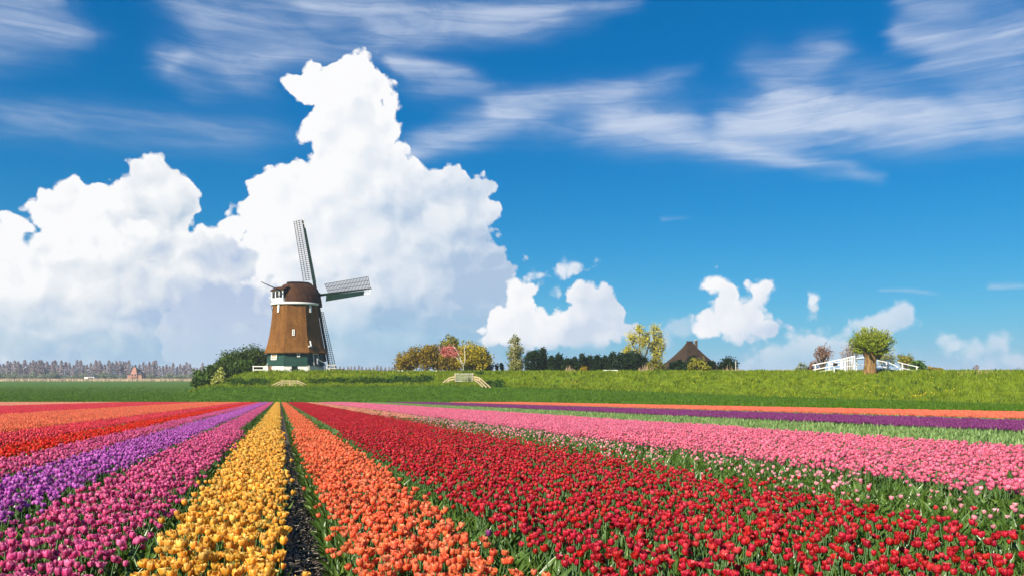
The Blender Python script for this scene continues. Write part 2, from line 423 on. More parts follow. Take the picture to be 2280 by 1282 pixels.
def plain(name, col, rough=0.6, var=0.25, scale=6.0, bump=0.0, bscale=30.0, spec=0.3, stretch=(1, 1, 1), c2=None):
    """one base colour with grain and wear"""
    m, N, out = new_mat(name)
    tc = N.n('ShaderNodeTexCoord')
    vec = N.v('MULTIPLY', tc.outputs['Object'], stretch)
    nz = N.noise(vec, scale, 5, 0.6)
    t = N.ramp(nz, 0.3, 0.7)
    c2 = c2 or tuple(c * (1 - var) for c in col)
    c = N.mix(t, c2, tuple(min(1, q * (1 + var * 0.5)) for q in col))
    b = N.n('ShaderNodeBsdfPrincipled')
    N.put(b.inputs['Base Color'], c); b.inputs['Roughness'].default_value = rough
    b.inputs['Specular IOR Level'].default_value = spec
    if bump:
        bp = N.n('ShaderNodeBump'); bp.inputs['Strength'].default_value = bump; bp.inputs['Distance'].default_value = 0.05
        N.put(bp.inputs['Height'], N.noise(vec, bscale, 4, 0.6)); N.put(b.inputs['Normal'], bp.outputs[0])
    N.put(out.inputs[0], b.outputs[0])
    return m

def leafy(name, c0, c1, trans=0.3, rough=0.5, inst=False, spec=0.3):
    """leaves: tint attribute (per clump and leaf) between two greens, some light through"""
    m, N, out = new_mat(name)
    at_ = N.n('ShaderNodeAttribute', attribute_name='tint')
    t = at_.outputs['Fac']
    if inst:
        oi = N.n('ShaderNodeObjectInfo')
        t = N.m('ADD', N.m('MULTIPLY', t, 0.5), N.m('MULTIPLY', oi.outputs['Random'], 0.5))
    c = N.mix(t, c0, c1)
    b = N.n('ShaderNodeBsdfPrincipled'); N.put(b.inputs['Base Color'], c)
    b.inputs['Roughness'].default_value = rough; b.inputs['Specular IOR Level'].default_value = spec
    tr = N.n('ShaderNodeBsdfTranslucent'); N.put(tr.inputs[0], c)
    mx = N.n('ShaderNodeMixShader'); mx.inputs[0].default_value = trans
    N.put(mx.inputs[1], b.outputs[0]); N.put(mx.inputs[2], tr.outputs[0])
    N.put(out.inputs[0], mx.outputs[0])
    return m

def petal_mat(name, mid, edge, base):
    m, N, out = new_mat(name)
    uvn = N.n('ShaderNodeUVMap'); uvn.uv_map = 'UVMap'
    u, v, _ = N.sep(uvn.outputs[0])
    oi = N.n('ShaderNodeObjectInfo')
    at_ = N.n('ShaderNodeAttribute', attribute_name='tint')
    r = N.m('FRACT', N.m('ADD', N.m('MULTIPLY', oi.outputs['Random'], 0.999), at_.outputs['Fac']))
    across = N.m('ABSOLUTE', N.m('MULTIPLY_ADD', u, 2.0, -1.0))
    streak = N.noise(N.v('MULTIPLY', uvn.outputs[0], (9.0, 1.2, 1.0)), 1.0, 3, 0.6, '2D')
    e = N.m('ADD', N.m('MULTIPLY', across, 0.75), N.m('MULTIPLY', N.m('SUBTRACT', streak, 0.5), 0.8))
    e = N.m('ADD', e, N.m('MULTIPLY', N.ramp(v, 0.7, 1.0), 0.35), clamp=True)
    c = N.mix(e, mid, edge)
    c = N.mix(N.ramp(v, 0.24, 0.02), c, base)
    c = N.mix(N.m('MULTIPLY', N.ramp(N.m('FRACT', N.m('MULTIPLY', r, 13.7)), 0.8, 1.0), 0.55), c, tuple(min(1, q * 1.1 + .05) for q in edge))
    hs = N.n('ShaderNodeHueSaturation'); N.put(hs.inputs['Color'], c)
    N.put(hs.inputs['Hue'], N.m('MULTIPLY_ADD', r, 0.014, 0.493))
    N.put(hs.inputs['Value'], N.m('MULTIPLY_ADD', N.m('FRACT', N.m('MULTIPLY', r, 7.3)), 0.44, 0.76))
    b = N.n('ShaderNodeBsdfPrincipled'); N.put(b.inputs['Base Color'], hs.outputs[0])
    b.inputs['Roughness'].default_value = 0.38; b.inputs['Specular IOR Level'].default_value = 0.35
    tr = N.n('ShaderNodeBsdfTranslucent'); N.put(tr.inputs[0], hs.outputs[0])
    mx = N.n('ShaderNodeMixShader'); mx.inputs[0].default_value = 0.46
    N.put(mx.inputs[1], b.outputs[0]); N.put(mx.inputs[2], tr.outputs[0])
    N.put(out.inputs[0], mx.outputs[0])
    return m

def ground_mat(name):
    m, N, out = new_mat(name)
    tc = N.n('ShaderNodeTexCoord'); P = tc.outputs['Object']
    at_ = N.n('ShaderNodeAttribute', attribute_name='dike')
    n1 = N.ramp(N.noise(P, 0.09, 5, 0.6), 0.35, 0.65)
    n2 = N.ramp(N.noise(P, 0.9, 6, 0.65), 0.3, 0.7)
    mead = N.mix(n2, (0.034, 0.086, 0.002), (0.080, 0.165, 0.006))
    mead = N.mix(N.m('MULTIPLY', n1, 0.5), mead, (0.062, 0.120, 0.003))
    dk = N.mix(n2, (0.042, 0.088, 0.002), (0.13, 0.19, 0.007))
    dk = N.mix(N.m('MULTIPLY', n1, 0.45), dk, (0.19, 0.22, 0.012))
    c = N.mix(at_.outputs['Fac'], mead, dk)
    b = N.n('ShaderNodeBsdfPrincipled'); N.put(b.inputs['Base Color'], c)
    b.inputs['Roughness'].default_value = 0.9; b.inputs['Specular IOR Level'].default_value = 0.1
    bp = N.n('ShaderNodeBump'); bp.inputs['Strength'].default_value = 0.8; bp.inputs['Distance'].default_value = 0.15
    N.put(bp.inputs['Height'], N.noise(P, 2.5, 6, 0.7)); N.put(b.inputs['Normal'], bp.outputs[0])
    N.put(out.inputs[0], b.outputs[0])
    return m

def soil_mat():
    m, N, out = new_mat('soil')
    P = N.n('ShaderNodeTexCoord').outputs['Object']
    n1 = N.noise(P, 14, 8, 0.7); n2 = N.noise(P, 2.0, 4, 0.6)
    c = N.mix(N.ramp(n1, 0.35, 0.7), (0.05, 0.036, 0.028), (0.24, 0.18, 0.13))
    c = N.mix(N.m('MULTIPLY', N.ramp(n2, 0.4, 0.7), 0.5), c, (0.08, 0.06, 0.048))
    b = N.n('ShaderNodeBsdfPrincipled'); N.put(b.inputs['Base Color'], c)
    b.inputs['Roughness'].default_value = 0.75
    bp = N.n('ShaderNodeBump'); bp.inputs['Strength'].default_value = 1.0; bp.inputs['Distance'].default_value = 0.04
    N.put(bp.inputs['Height'], n1); N.put(b.inputs['Normal'], bp.outputs[0])
    N.put(out.inputs[0], b.outputs[0])
    return m

def thatch(name, c0, c1, c2):
    m, N, out = new_mat(name)
    P = N.n('ShaderNodeTexCoord').outputs['Object']
    fine = N.noise(N.v('MULTIPLY', P, (6, 6, 0.9)), 1.6, 5, 0.65)
    lay = N.noise(N.v('MULTIPLY', P, (0.5, 0.5, 5.0)), 1.0, 4, 0.6)
    big = N.noise(P, 0.5, 4, 0.55)
    c = N.mix(N.ramp(fine, 0.3, 0.7), c0, c1)
    c = N.mix(N.m('MULTIPLY', N.ramp(lay, 0.4, 0.7), 0.45), c, c2)
    streak = N.noise(N.v('MULTIPLY', P, (1.1, 1.1, 0.16)), 1.0, 4, 0.6)
    c = N.mix(N.m('MULTIPLY', N.ramp(big, 0.42, 0.68), 0.55), c, c0)
    c = N.mix(N.m('MULTIPLY', N.ramp(streak, 0.45, 0.7), 0.55), c, tuple(q * .62 for q in c0))
    b = N.n('ShaderNodeBsdfPrincipled'); N.put(b.inputs['Base Color'], c)
    b.inputs['Roughness'].default_value = 0.85; b.inputs['Specular IOR Level'].default_value = 0.15
    bp = N.n('ShaderNodeBump'); bp.inputs['Strength'].default_value = 0.7; bp.inputs['Distance'].default_value = 0.12
    N.put(bp.inputs['Height'], N.m('ADD', fine, lay)); N.put(b.inputs['Normal'], bp.outputs[0])
    N.put(out.inputs[0], b.outputs[0])
    return m

M = {}
M['white'] = plain('white_paint', (0.80, 0.78, 0.72), 0.5, 0.14, 1.5, 0.1)
M['whitewash'] = plain('whitewash', (0.78, 0.75, 0.68), 0.8, 0.22, 0.9, 0.3, 6)
M['green'] = plain('green_paint', (0.008, 0.050, 0.028), 0.45, 0.35, 1.2, 0.25, 5, 0.4, (1, 1, 5))
M['sailgreen'] = plain('sail_green', (0.004, 0.020, 0.012), 0.4, 0.3, 1.0)
M['dark'] = plain('tarred_wood', (0.022, 0.016, 0.013), 0.6, 0.3, 3.0)
M['lath'] = plain('lath_wood', (0.05, 0.032, 0.024), 0.7, 0.3, 3.0)
M['thatch'] = thatch('tower_thatch', (0.125, 0.050, 0.011), (0.255, 0.108, 0.021), (0.17, 0.070, 0.014))
M['thatch_cap'] = thatch('cap_thatch', (0.042, 0.017, 0.008), (0.090, 0.038, 0.014), (0.062, 0.026, 0.011))
M['thatch_farm'] = thatch('farm_thatch', (0.030, 0.019, 0.012), (0.075, 0.046, 0.027), (0.055, 0.036, 0.022))
M['glass'] = plain('window_glass', (0.035, 0.03, 0.025), 0.08, 0.2, 1.0, 0, 1, 0.6)
M['curtain'] = plain('tan_curtain', (0.42, 0.28, 0.14), 0.7, 0.5, 3.0, 0, 1, 0.3, (6, 6, 1))  # warm tan with random upright streaks
M['brick'] = plain('brick', (0.22, 0.10, 0.06), 0.85, 0.3, 2.0, 0.2)
M['brickpale'] = plain('pale_brick', (0.42, 0.20, 0.14), 0.85, 0.2, 1.0, 0.2)
M['slate'] = plain('dark_roof', (0.06, 0.05, 0.06), 0.7, 0.3, 1.0)
M['wood'] = plain('pale_wood', (0.55, 0.42, 0.24), 0.7, 0.25, 2.0, 0.1)
M['greywood'] = plain('grey_wood', (0.50, 0.47, 0.38), 0.7, 0.25, 2.0, 0.1)
M['bark'] = plain('bark', (0.10, 0.075, 0.05), 0.9, 0.4, 3.0, 0.8, 8)
M['willowbark'] = plain('willow_bark', (0.26, 0.15, 0.055), 0.9, 0.45, 2.0, 1.0, 4, 0.2, (2.5, 2.5, 0.6), (0.09, 0.05, 0.02))
M['palebark'] = plain('pale_bark', (0.55, 0.48, 0.34), 0.8, 0.3, 3.0, 0.3, 8)
M['soil'] = soil_mat()
M['clod'] = plain('clod', (0.12, 0.092, 0.07), 0.85, 0.4, 30, 0.6, 60)
M['straw'] = plain('straw_bits', (0.62, 0.54, 0.38), 0.4, 0.4, 20)
M['ground'] = ground_mat('grassland')
M['sand'] = plain('sandy_path', (0.36, 0.28, 0.17), 0.9, 0.25, 0.8)
M['tulipleaf'] = leafy('tulip_leaf', (0.030, 0.080, 0.011), (0.15, 0.24, 0.035), 0.28, 0.34, True, 0.5)
M['paleleaf'] = leafy('pale_tulip_leaf', (0.11, 0.21, 0.055), (0.30, 0.41, 0.13), 0.3, 0.45, True, 0.4)
M['stem'] = plain('tulip_stem', (0.10, 0.19, 0.065), 0.5, 0.2, 8)
M['grassm'] = leafy('meadow_grass', (0.026, 0.072, 0.002), (0.11, 0.21, 0.008), 0.25, 0.5, True, 0.2)
M['grassd'] = leafy('dike_grass', (0.040, 0.092, 0.002), (0.31, 0.38, 0.011), 0.3, 0.5, True, 0.2)
M['dandelion'] = leafy('dandelion', (0.75, 0.52, 0.02), (0.85, 0.68, 0.05), 0.2)
M['daisy'] = leafy('white_bloom', (0.75, 0.78, 0.66), (0.85, 0.86, 0.8), 0.2)
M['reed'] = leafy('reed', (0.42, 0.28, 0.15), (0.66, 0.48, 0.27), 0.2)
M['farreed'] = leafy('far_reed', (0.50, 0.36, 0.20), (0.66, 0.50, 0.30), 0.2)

# ------------------------------------------------------------------ the land
def build_land():
    ys = np.concatenate([np.arange(-80, 0, 16), np.arange(0, 96, 6), np.arange(96, 190, 0.9), np.geomspace(190, 5200, 46)])
    xs = np.concatenate([-np.geomspace(130, 5200, 40)[::-1], np.arange(-129, 130, 1.1), np.geomspace(130.5, 5200, 40)])
    X, Y = np.meshgrid(xs, ys)
    Z, D = ground_z(X, Y)
    nx, ny = len(xs), len(ys)
    i, j = np.meshgrid(np.arange(nx - 1), np.arange(ny - 1))
    a = (j * nx + i).ravel()
    q = np.stack([a, a + 1, a + nx + 1, a + nx], 1)
    V = np.stack([X.ravel(), Y.ravel(), Z.ravel()], 1); D = D.ravel()
    isd = D[q].mean(1) > 0.5
    for nm, sel, lab in (('meadow', ~isd, 'flat dark green meadow beyond the tulip field'), ('dike', isd, 'grassy bright green dike that carries the mill and trees')):
        fq = q[sel]; used, inv = np.unique(fq.ravel(), return_inverse=True)
        me = np_mesh(nm, V[used], inv.reshape(-1, 4), M['ground'], {'dike': D[used]}, smooth=True)
        tag(link(nm, me), lab, nm, None, 'structure')
    # tulip field soil: furrowed sheet, 3 cm proud of the land below
    cs = np.concatenate([np.arange(FIELD_LEFT, -3, 1.0), np.arange(-3, 6, 0.03), np.arange(6, FIELD_RIGHT + 0.01, 0.8)])
    yy = np.concatenate([np.arange(-6, 1, 1.0), np.arange(1, 14, 0.05), np.arange(14, 30, 0.6), np.arange(30, FIELD_END + .1, 3.0)])
    C_, Y = np.meshgrid(cs, yy); X = C_ + KROW * Y
    Z = SOIL0 + SLOPE * np.maximum(Y, -20) + 0.03
    near = ((C_ > -3) & (C_ < 6) & (Y < 14))
    rn = np.random.default_rng(3)
    Z = Z + np.where(near, rn.normal(0, 0.007, Z.shape), 0)
    Z = Z - np.where((C_ > 0.06) & (C_ < 0.20), 0.03 * np.sin(np.clip((C_ - 0.06) / 0.14, 0, 1) * np.pi), 0)
    nx, ny = len(cs), len(yy)
    i, j = np.meshgrid(np.arange(nx - 1), np.arange(ny - 1)); a = (j * nx + i).ravel()
    me = np_mesh('soil', np.stack([X.ravel(), Y.ravel(), Z.ravel()], 1), np.stack([a, a + 1, a + nx + 1, a + nx], 1), M['soil'], smooth=True)
    tag(link('soil', me), 'dark brown soil of the tulip field', 'soil', None, 'structure')
build_land()

# ------------------------------------------------------------------ windmill
def build_windmill():
    Y0 = 160.0
    u = (658 - CX) / F
    base = Vector((u * Y0, Y0, (HY - 827.5) / F * Y0))
    rz = math.atan(-u)
    kx, kz = Y0 / F * math.cos(rz), Y0 / F
    T = thing('windmill', base, 'thatched brown windmill with green boards, white foot and open lattice sails on the dike', 'windmill', None, rz)
    lx = lambda px: (px - 658) * kx
    lz = lambda py: (827.5 - py) * kz
    def ring(R, z, n=8, off=22.5):
        return [(R * math.sin(math.radians(off + 360 / n * i)), -R * math.cos(math.radians(off + 360 / n * i)), z) for i in range(n)]
    # white foot
    b = MB(); b.loft([ring(5.86, -1.2), ring(5.86, lz(814.5))]); b.build('foot_wall', M['whitewash'], T)
    # green boarded storey
    zg0, zg1 = lz(814.5), lz(785)
    Rg = lambda z: 5.93 + (5.62 - 5.93) * (z - zg0) / (zg1 - zg0)
    bands = 11
    for k in range(8):                                   # each face is a boarded panel of its own
        b = MB()
        a0, a1 = math.radians(22.5 + 45 * k), math.radians(67.5 + 45 * k)
        for i in range(bands):
            z0 = zg0 + (zg1 - zg0) * i / bands; z1 = zg0 + (zg1 - zg0) * (i + 1) / bands
            r0, r1 = Rg(z0) + 0.05, Rg(z1) + 0.005
            P = lambda r, a, z: (r * math.sin(a), -r * math.cos(a), z)
            vs = [P(r0, a0, z0), P(r0, a1, z0), P(r1, a1, z1 - .002), P(r1, a0, z1 - .002), P(r0 - .12, a0, z0), P(r0 - .12, a1, z0), P(r1 - .1, a1, z1 - .002), P(r1 - .1, a0, z1 - .002)]
            b.add(vs, [(0, 1, 2, 3), (4, 7, 6, 5), (0, 4, 5, 1), (3, 2, 6, 7), (0, 3, 7, 4), (1, 5, 6, 2)])
        b.build('board_wall', M['green'], T)
    # thatched tower, flaring at its foot
    prof = [(6.46, lz(785.5)), (6.30, lz(782)), (6.02, lz(775)), (5.72, lz(764)), (5.38, lz(748)), (5.08, lz(727)), (4.86, lz(707)), (4.66, lz(683))]
    Rt = lambda z: float(np.interp(z, [p[1] for p in prof], [p[0] for p in prof]))
    def ring_round(R, z, m=5):
        out = []
        for k in range(8):
            a0, a1 = math.radians(22.5 + 45 * k), math.radians(67.5 + 45 * k)
            p0 = Vector((math.sin(a0), -math.cos(a0), 0)); p1 = Vector((math.sin(a1), -math.cos(a1), 0))
            for i in range(m):
                t = 0.04 + 0.92 * i / m
                q = p0.lerp(p1, t) * R
                out.append((q.x, q.y, z))
        return out
    b = MB(); b.loft([ring_round(R, z) for R, z in [(5.6, prof[0][1] - .02), (6.40, prof[0][1] - .16)] + prof], smooth=False)
    o = b.build('thatched_tower', M['thatch'], T)
    # neck and white ring below the cap
    b = MB(); b.loft([ring(4.35, lz(684), 32, 0), ring(4.35, lz(679), 32, 0)]); b.build('neck_ring', M['dark'], T)
    b = MB(); b.loft([ring(4.62, lz(681), 40, 0), ring(4.72, lz(680.6), 40, 0), ring(4.72, lz(676.2), 40, 0), ring(4.4, lz(675.8), 40, 0)], smooth=True); b.build('white_band', M['white'], T)

    def face_box(name, px, py, wpx, hpx, face, Rf, depth, mat, parent=T, proud=0.0, zoff=0.0):
        """a box set in one of the eight faces (face in degrees from the camera side)"""
        f = math.radians(face); n = Vector((math.sin(f), -math.cos(f), 0)); t = Vector((math.cos(f), math.sin(f), 0))
        z = lz(py) + zoff
        a = Rf(z) * math.cos(math.radians(22.5))
        x = lx(px)
        tt = (x - a * n.x) / t.x
        sl = (Rf(z + .5) - Rf(z - .5)) * math.cos(math.radians(22.5))
        up = (Vector((0, 0, 1)) + n * sl).normalized(); nn = t.cross(up); nn = -nn if nn.dot(n) < 0 else nn
        c = n * a + t * tt + Vector((0, 0, z)) + nn * proud
        b = MB(); w = wpx * kx / abs(t.x); h = hpx * kz
        b.box(c, w, depth, h, t, nn, up)
        return b.build(name, mat, parent), c, t, nn, up, w, h
    def window(px, py, w, h, face, Rf, panes=(1, 1), glass='glass', frame='white', bar=0.16):
        f = math.radians(face); n = Vector((math.sin(f), -math.cos(f), 0)); t = Vector((math.cos(f), math.sin(f), 0))
        z = lz(py); a = Rf(z) * math.cos(math.radians(22.5)); tt = (lx(px) - a * n.x) / t.x
        sl = (Rf(z + .5) - Rf(z - .5)) * math.cos(math.radians(22.5))
        up = (Vector((0, 0, 1)) + n * sl).normalized(); nn = t.cross(up); nn = -nn if nn.dot(n) < 0 else nn
        c = n * a + t * tt + Vector((0, 0, z))
        W, Hh = w * kx / abs(t.x), h * kz
        b = MB()
        for s in (-1, 1):
            b.box(c + t * s * (W - bar) / 2, bar, 0.34, Hh, t, nn, up)
            b.box(c + up * s * (Hh - bar) / 2, W - 2 * bar, 0.335, bar, t, nn, up)
        for i in range(1, panes[0]): b.box(c + t * (W * (i / panes[0] - .5)), bar * .5, 0.26, Hh - 2 * bar, t, nn, up)
        for i in range(1, panes[1]): b.box(c + up * (Hh * (i / panes[1] - .5)), W - 2 * bar, 0.255, bar * .5, t, nn, up)
        fr = b.build('window', M[frame], T)
        b = MB(); b.box(c, W - bar, 0.2, Hh - bar, t, nn, up); b.build('pane', M[glass], fr)
    window(612.5, 793, 12.5, 17.5, -45, Rg, (2, 3), 'curtain')
    window(664.5, 791, 6.6, 9, 0, Rg, (1, 1))
    window(653.5, 743, 5.2, 13.5, 0, Rt, (1, 2))
    # slit louvres: white
    for px, py, w, h, f in ((622, 690, 3.4, 17, -45), (690, 690, 3.6, 16, 45)):
        face_box('louvre', px, py, w, h, f, Rt, 0.3, M['white'], proud=0.06)
    face_box('louvre', 690.2, 766, 1.6, 11, 45, Rt, 0.3, M['white'], proud=0.08)
    face_box('sill', 688.6, 773, 6.0, 2.4, 45, Rt, 0.4, M['white'], proud=0.1)
    face_box('corner_board', 713, 742, 1.0, 30, 67, lambda z: Rt(z) * 1.03, 0.2, M['white'])
    # door with steps and hand rail on the shaded side
    fr = face_box('door_frame', 702, 800, 11.5, 26, 45, Rg, 0.30, M['white'], proud=0.02)
    d, c, t, nn, up, w, h = face_box('door', 702, 801, 8.6, 23, 45, Rg, 0.36, M['sailgreen'], proud=0.02)
    b = MB(); b.box(c + up * h * .22 + nn * .19, w * .7, .03, h * .34, t, nn, up); b.build('pane', M['glass'], d)
    foot = Vector((c.x, c.y, lz(813.5)))
    st = MB()
    for i in range(6):
        st.box(foot + nn * (0.35 + .24 * i) + t * (0.2 + .36 * i) + Vector((0, 0, -0.05 - .2 * i)), .36, 1.0, .07, t, nn, (0, 0, 1))
    stairs = st.build('stairs', M['dark'], T)
    b = MB()
    p0 = foot + nn * 1.0 - t * .7 + Vector((0, 0, 1.2)); p1 = foot + nn * 1.7 + t * 2.2 + Vector((0, 0, -.3))
    b.bar(p0, p1, .1, .1)
    for q in (0.02, .98): b.bar(p0.lerp(p1, q), p0.lerp(p1, q) - Vector((0, 0, 1.0)), .1, .1)
    b.build('hand_rail', M['white'], stairs)
    b = MB(); q = Vector((lx(718), -1.2, lz(800))); b.bar(q, q + Vector((.9, -.3, -1.9)), .2, .12); b.build('strut', M['white'], T)
    # low doors in the foot and the side block at the left
    Rf_ = lambda z: 5.86
    g, c, t, nn, up, w, h = face_box('low_door', 655.5, 820.5, 12, 11.5, 0, Rf_, 0.2, M['sailgreen'], proud=0.02)
    for s in (-1, 1):
        b = MB(); b.box(c + t * s * (w / 2 + .2) + nn * .12 - up * .1, .3, .12, .12, t, nn, up); b.build('hinge', M['dark'], g)
    face_box('low_door', 603, 821, 6, 12.5, -45, Rf_, 0.2, M['brick'], proud=0.02)
    face_box('wall_hatch', 686.0, 819, 5, 11, 0, Rf_, 0.12, M['greywood'], proud=0.02)
    b = MB(); cx, cy = lx(593.5), -2.6
    b.loft([[(cx + sx, cy + sy, z) for sx, sy in ((-.6 * s, -.5), (.55 * s, -.5), (.55 * s, .9), (-.6 * s, .9))] for z, s in ((-1.2, 1.1), (lz(814.5), .8))])
    b.build('side_pier', M['whitewash'], T)
    b = MB(); b.bar((cx + .1, cy - .1, lz(814)), (cx + .42, cy - .1, lz(809)), .1, .1); b.build('pier_stay', M['white'], T)
    # pegs under the thatch edge
    for px, f in ((597, -45), (605, -45), (626, -45), (636, 0), (649, 0), (660, 0), (677, 0), (594.5, -45)):
        face_box('eave_peg', px, 786.8, 1.7, 1.7, f, lambda z: 6.1, 0.3, M['white'])

    # ---- the cap: an upturned boat of thatch along the shaft
    az = math.radians(51); ax = Vector((math.sin(az), math.cos(az), 0)); sd_ = Vector((math.cos(az), -math.sin(az), 0))
    z0 = lz(677.0)
    secs = [(-3.9, 2.2, 0.1, 1.7), (-3.3, 3.1, 0.0, 2.55), (-2.6, 3.85, -0.1, 3.45), (-2.0, 4.2, -0.15, 3.95), (-1.0, 4.5, -0.2, 4.1), (0.6, 4.5, -0.25, 4.25), (2.0, 4.2, -0.35, 4.35), (3.2, 3.75, -0.5, 4.35), (4.0, 3.3, -0.55, 4.1)]
    b = MB(); rings = []
    for s, w, e, h in secs:
        pr = [(-1.0, 0), (-1.0, .07), (-.93, .30), (-.80, .55), (-.58, .80), (-.30, .95), (0, 1.0), (.30, .95), (.58, .80), (.80, .55), (.93, .30), (1.0, .07), (1.0, 0), (.5, 0), (-.5, 0)]
        rings.append([ax * s + sd_ * (w * q) + Vector((0, 0, z0 + e + (h - e) * r)) for q, r in pr])
    b.loft([[p for p in r] for r in rings], smooth=False)
    b.build('thatched_cap', M['thatch_cap'], T)
    b = MB()
    b.tube([ax * s + Vector((0, 0, z0 + h + .04)) for s, w, e, h in secs[3:]], .26, 6); b.build('cap_ridge', M['dark'], T)
    # rear bay with three lights, white
    back = -ax
    cb = ax * -3.35 - sd_ * 0.1 + Vector((0, 0, z0 + 1.15))
    Wd, Hd = 3.3, 2.2
    sv = -sd_                                              # to the left as the camera sees it
    b = MB()
    b.box(cb - Vector((0, 0, .72)) + back * .9, Wd + .2, .16, .95, sd_, ax)
    for i in range(4): b.box(cb + sd_ * (Wd * (i / 3 - .5)) + back * .9 + Vector((0, 0, .38)), .2, .2, 1.3, sd_, ax)
    b.box(cb + back * .9 + Vector((0, 0, 1.1)), Wd + .25, .22, .18, sd_, ax)
    for s in (-1, 1): b.box(cb + sd_ * (s * (Wd / 2 + .04)) + back * .2 + Vector((0, 0, -.72)), .14, 1.4, .95, sd_, ax)
    bay = b.build('rear_bay', M['white'], T)
    for i in range(3):
        b = MB(); b.box(cb + sd_ * (Wd * ((i + .5) / 3 - .5)) + back * .86 + Vector((0, 0, .4)), Wd / 3 - .2, .06, 1.24, sd_, ax); b.build('pane', M['glass'], bay)
    b = MB()
    b.loft([[cb + back * q + sd_ * (s * (Wd / 2 + .3)) + Vector((0, 0, zz)) for q, s, zz in ((1.2, -1, 1.15), (1.2, 1, 1.15), (-.3, 1, 1.9), (-.3, -1, 1.9))],
            [cb + back * q + sd_ * (s * (Wd / 2 + .3)) + Vector((0, 0, zz + .2)) for q, s, zz in ((1.2, -1, 1.15), (1.2, 1, 1.15), (-.3, 1, 1.9), (-.3, -1, 1.9))]])
    b.build('bay_roof', M['thatch_cap'], T)
    b = MB(); b.box(cb + back * .1 + sd_ * (-Wd / 2 - .25) + Vector((0, 0, .1)), .3, .7, .9, sd_, ax); b.build('brake_box', M['dark'], T)
    for s in (-.45, .3):
        b = MB(); b.bar(cb + back * .7 + sv * (1.2 + s) + Vector((0, 0, -1.2)), cb + back * .6 + sv * (1.2 + s) + Vector((0, 0, -2.6)), .05, .05); b.build('chain', M['lath'], T)
    b = MB(); p = Vector((lx(616), -4.6, lz(649))); q = Vector((lx(584), -5.0, lz(636))); b.tube([p + (p - q) * .35, p, q], [.12, .12, .07], 6); b.build('brake_pole', M['dark'], T)

    # ---- shaft and sails
    inc = math.radians(12)
    A = (ax * math.cos(inc) + Vector((0, 0, math.sin(inc)))).normalized()
    e1 = sd_; e2 = e1.cross(A); e2 = -e2 if e2.z < 0 else e2
    hub = ax * (lx(707) / ax.x) + Vector((0, 0, lz(653)))
    b = MB(); b.tube([hub - A * 3.0, hub + A * .6], [.42, .42], 10); b.build('windshaft', M['dark'], T)
    b = MB(); b.box(hub, 1.0, 1.0, 1.1, e1, e2, A); b.build('shaft_head', M['dark'], T)
    Ls = 15.4
    for ang in (1.5, 91.5, 181.5, 271.5):
        th = math.radians(ang)
        r = e1 * math.cos(th) + e2 * math.sin(th); w = -e1 * math.sin(th) + e2 * math.cos(th)
        S = link('sail', None, T)
        o = hub + A * (.28 if ang in (1.5, 181.5) else -.28)
        pt = lambda rr, ww, dd=0.0: o + r * rr + w * ww + A * dd
        b = MB()
        b.loft([[pt(rr, -s), pt(rr, s), pt(rr, s, s * 1.6), pt(rr, -s, s * 1.6)] for rr, s in ((0, .26), (6, .22), (Ls, .12))])
        b.build('sail_stock', M['sailgreen'], S)
        tw = lambda rr: (1 - rr / Ls) * 0.30 + 0.04                # weather: the blade twists towards the root
        W0, W1 = 2.05, 2.35
        b = MB()
        n = 31
        for i in range(n):
            rr = 3.4 + (Ls - 3.5) * i / (n - 1); wid = W0 + (W1 - W0) * rr / Ls; d = math.tan(tw(rr)) * wid
            b.bar(pt(rr, -.1, -.03), pt(rr, wid, -.03 - d), .085, .075, A)
        for f in (.36, .68, 1.0):
            ps = []
            for i in range(7):
                rr = 3.3 + (Ls - 3.3) * i / 6; wid = (W0 + (W1 - W0) * rr / Ls) * f
                ps.append(pt(rr, wid, -.10 - math.tan(tw(rr)) * wid))
            for p, q in zip(ps[:-1], ps[1:]): b.bar(p, q, .085, .07, A)
        tag(b.build('lattice', M['lath'], S), kind='stuff')
        for k in range(2):                                          # leading boards, one above the other
            r0, r1 = (2.6, 8.0) if k == 0 else (8.04, 13.6)
            b = MB()
            b.loft([[pt(rr, -.22, -.06), pt(rr, -wd, -.06 - .3 * wd), pt(rr, -wd, -.12 - .3 * wd), pt(rr, -.22, -.13)] for rr, wd in ((r0, 1.45 - .03 * r0), (r1, 1.45 - .03 * r1))])
            b.build('leading_board', M['sailgreen'], S)
        b = MB(); wd = .85
        b.bar(pt(13.6, -wd, -.3), pt(Ls - .05, -wd, -.3), .1, .06, A); b.bar(pt(Ls - .1, 0, -.05), pt(Ls - .1, -wd, -.3), .1, .06, A); b.bar(pt(14.5, 0, -.05), pt(14.5, -wd, -.3), .06, .06, A)
        b.build('tip_frame', M['white'], S)
    return T
build_windmill()

def fence_group(name, label, cat, Y, posts, rails, mat, post_w=.14, rail_h=.13, rail_w=.06, group=None, sink=0.4, extra=None):
    """posts: (px, py_top) stand on the land; rails: pixel polylines"""
    p0 = at(posts[0][0], posts[0][1], Y)
    b0 = Vector((p0.x, Y, gz(p0.x, Y)))
    T = thing(name, b0, label, cat, group)
    for px, py in posts:
        p = at(px, py, Y); g = gz(p.x, Y)
        b = MB(); b.bar(p - b0, Vector((p.x, Y, min(g, p.z - .2) - sink)) - b0, post_w, post_w, (0, 1, 0)); b.build('post', mat, T)
    for rl in rails:
        b = MB()
        dd = post_w / 2 + rail_w / 2 + .004
        ps = [at(q[0], q[1], (q[2] if len(q) > 2 else Y) - dd) - b0 for q in rl]
        for p, q in zip(ps[:-1], ps[1:]): b.bar(p, q, rail_w, rail_h)
        b.build('rail', mat, T)
    return T, b0

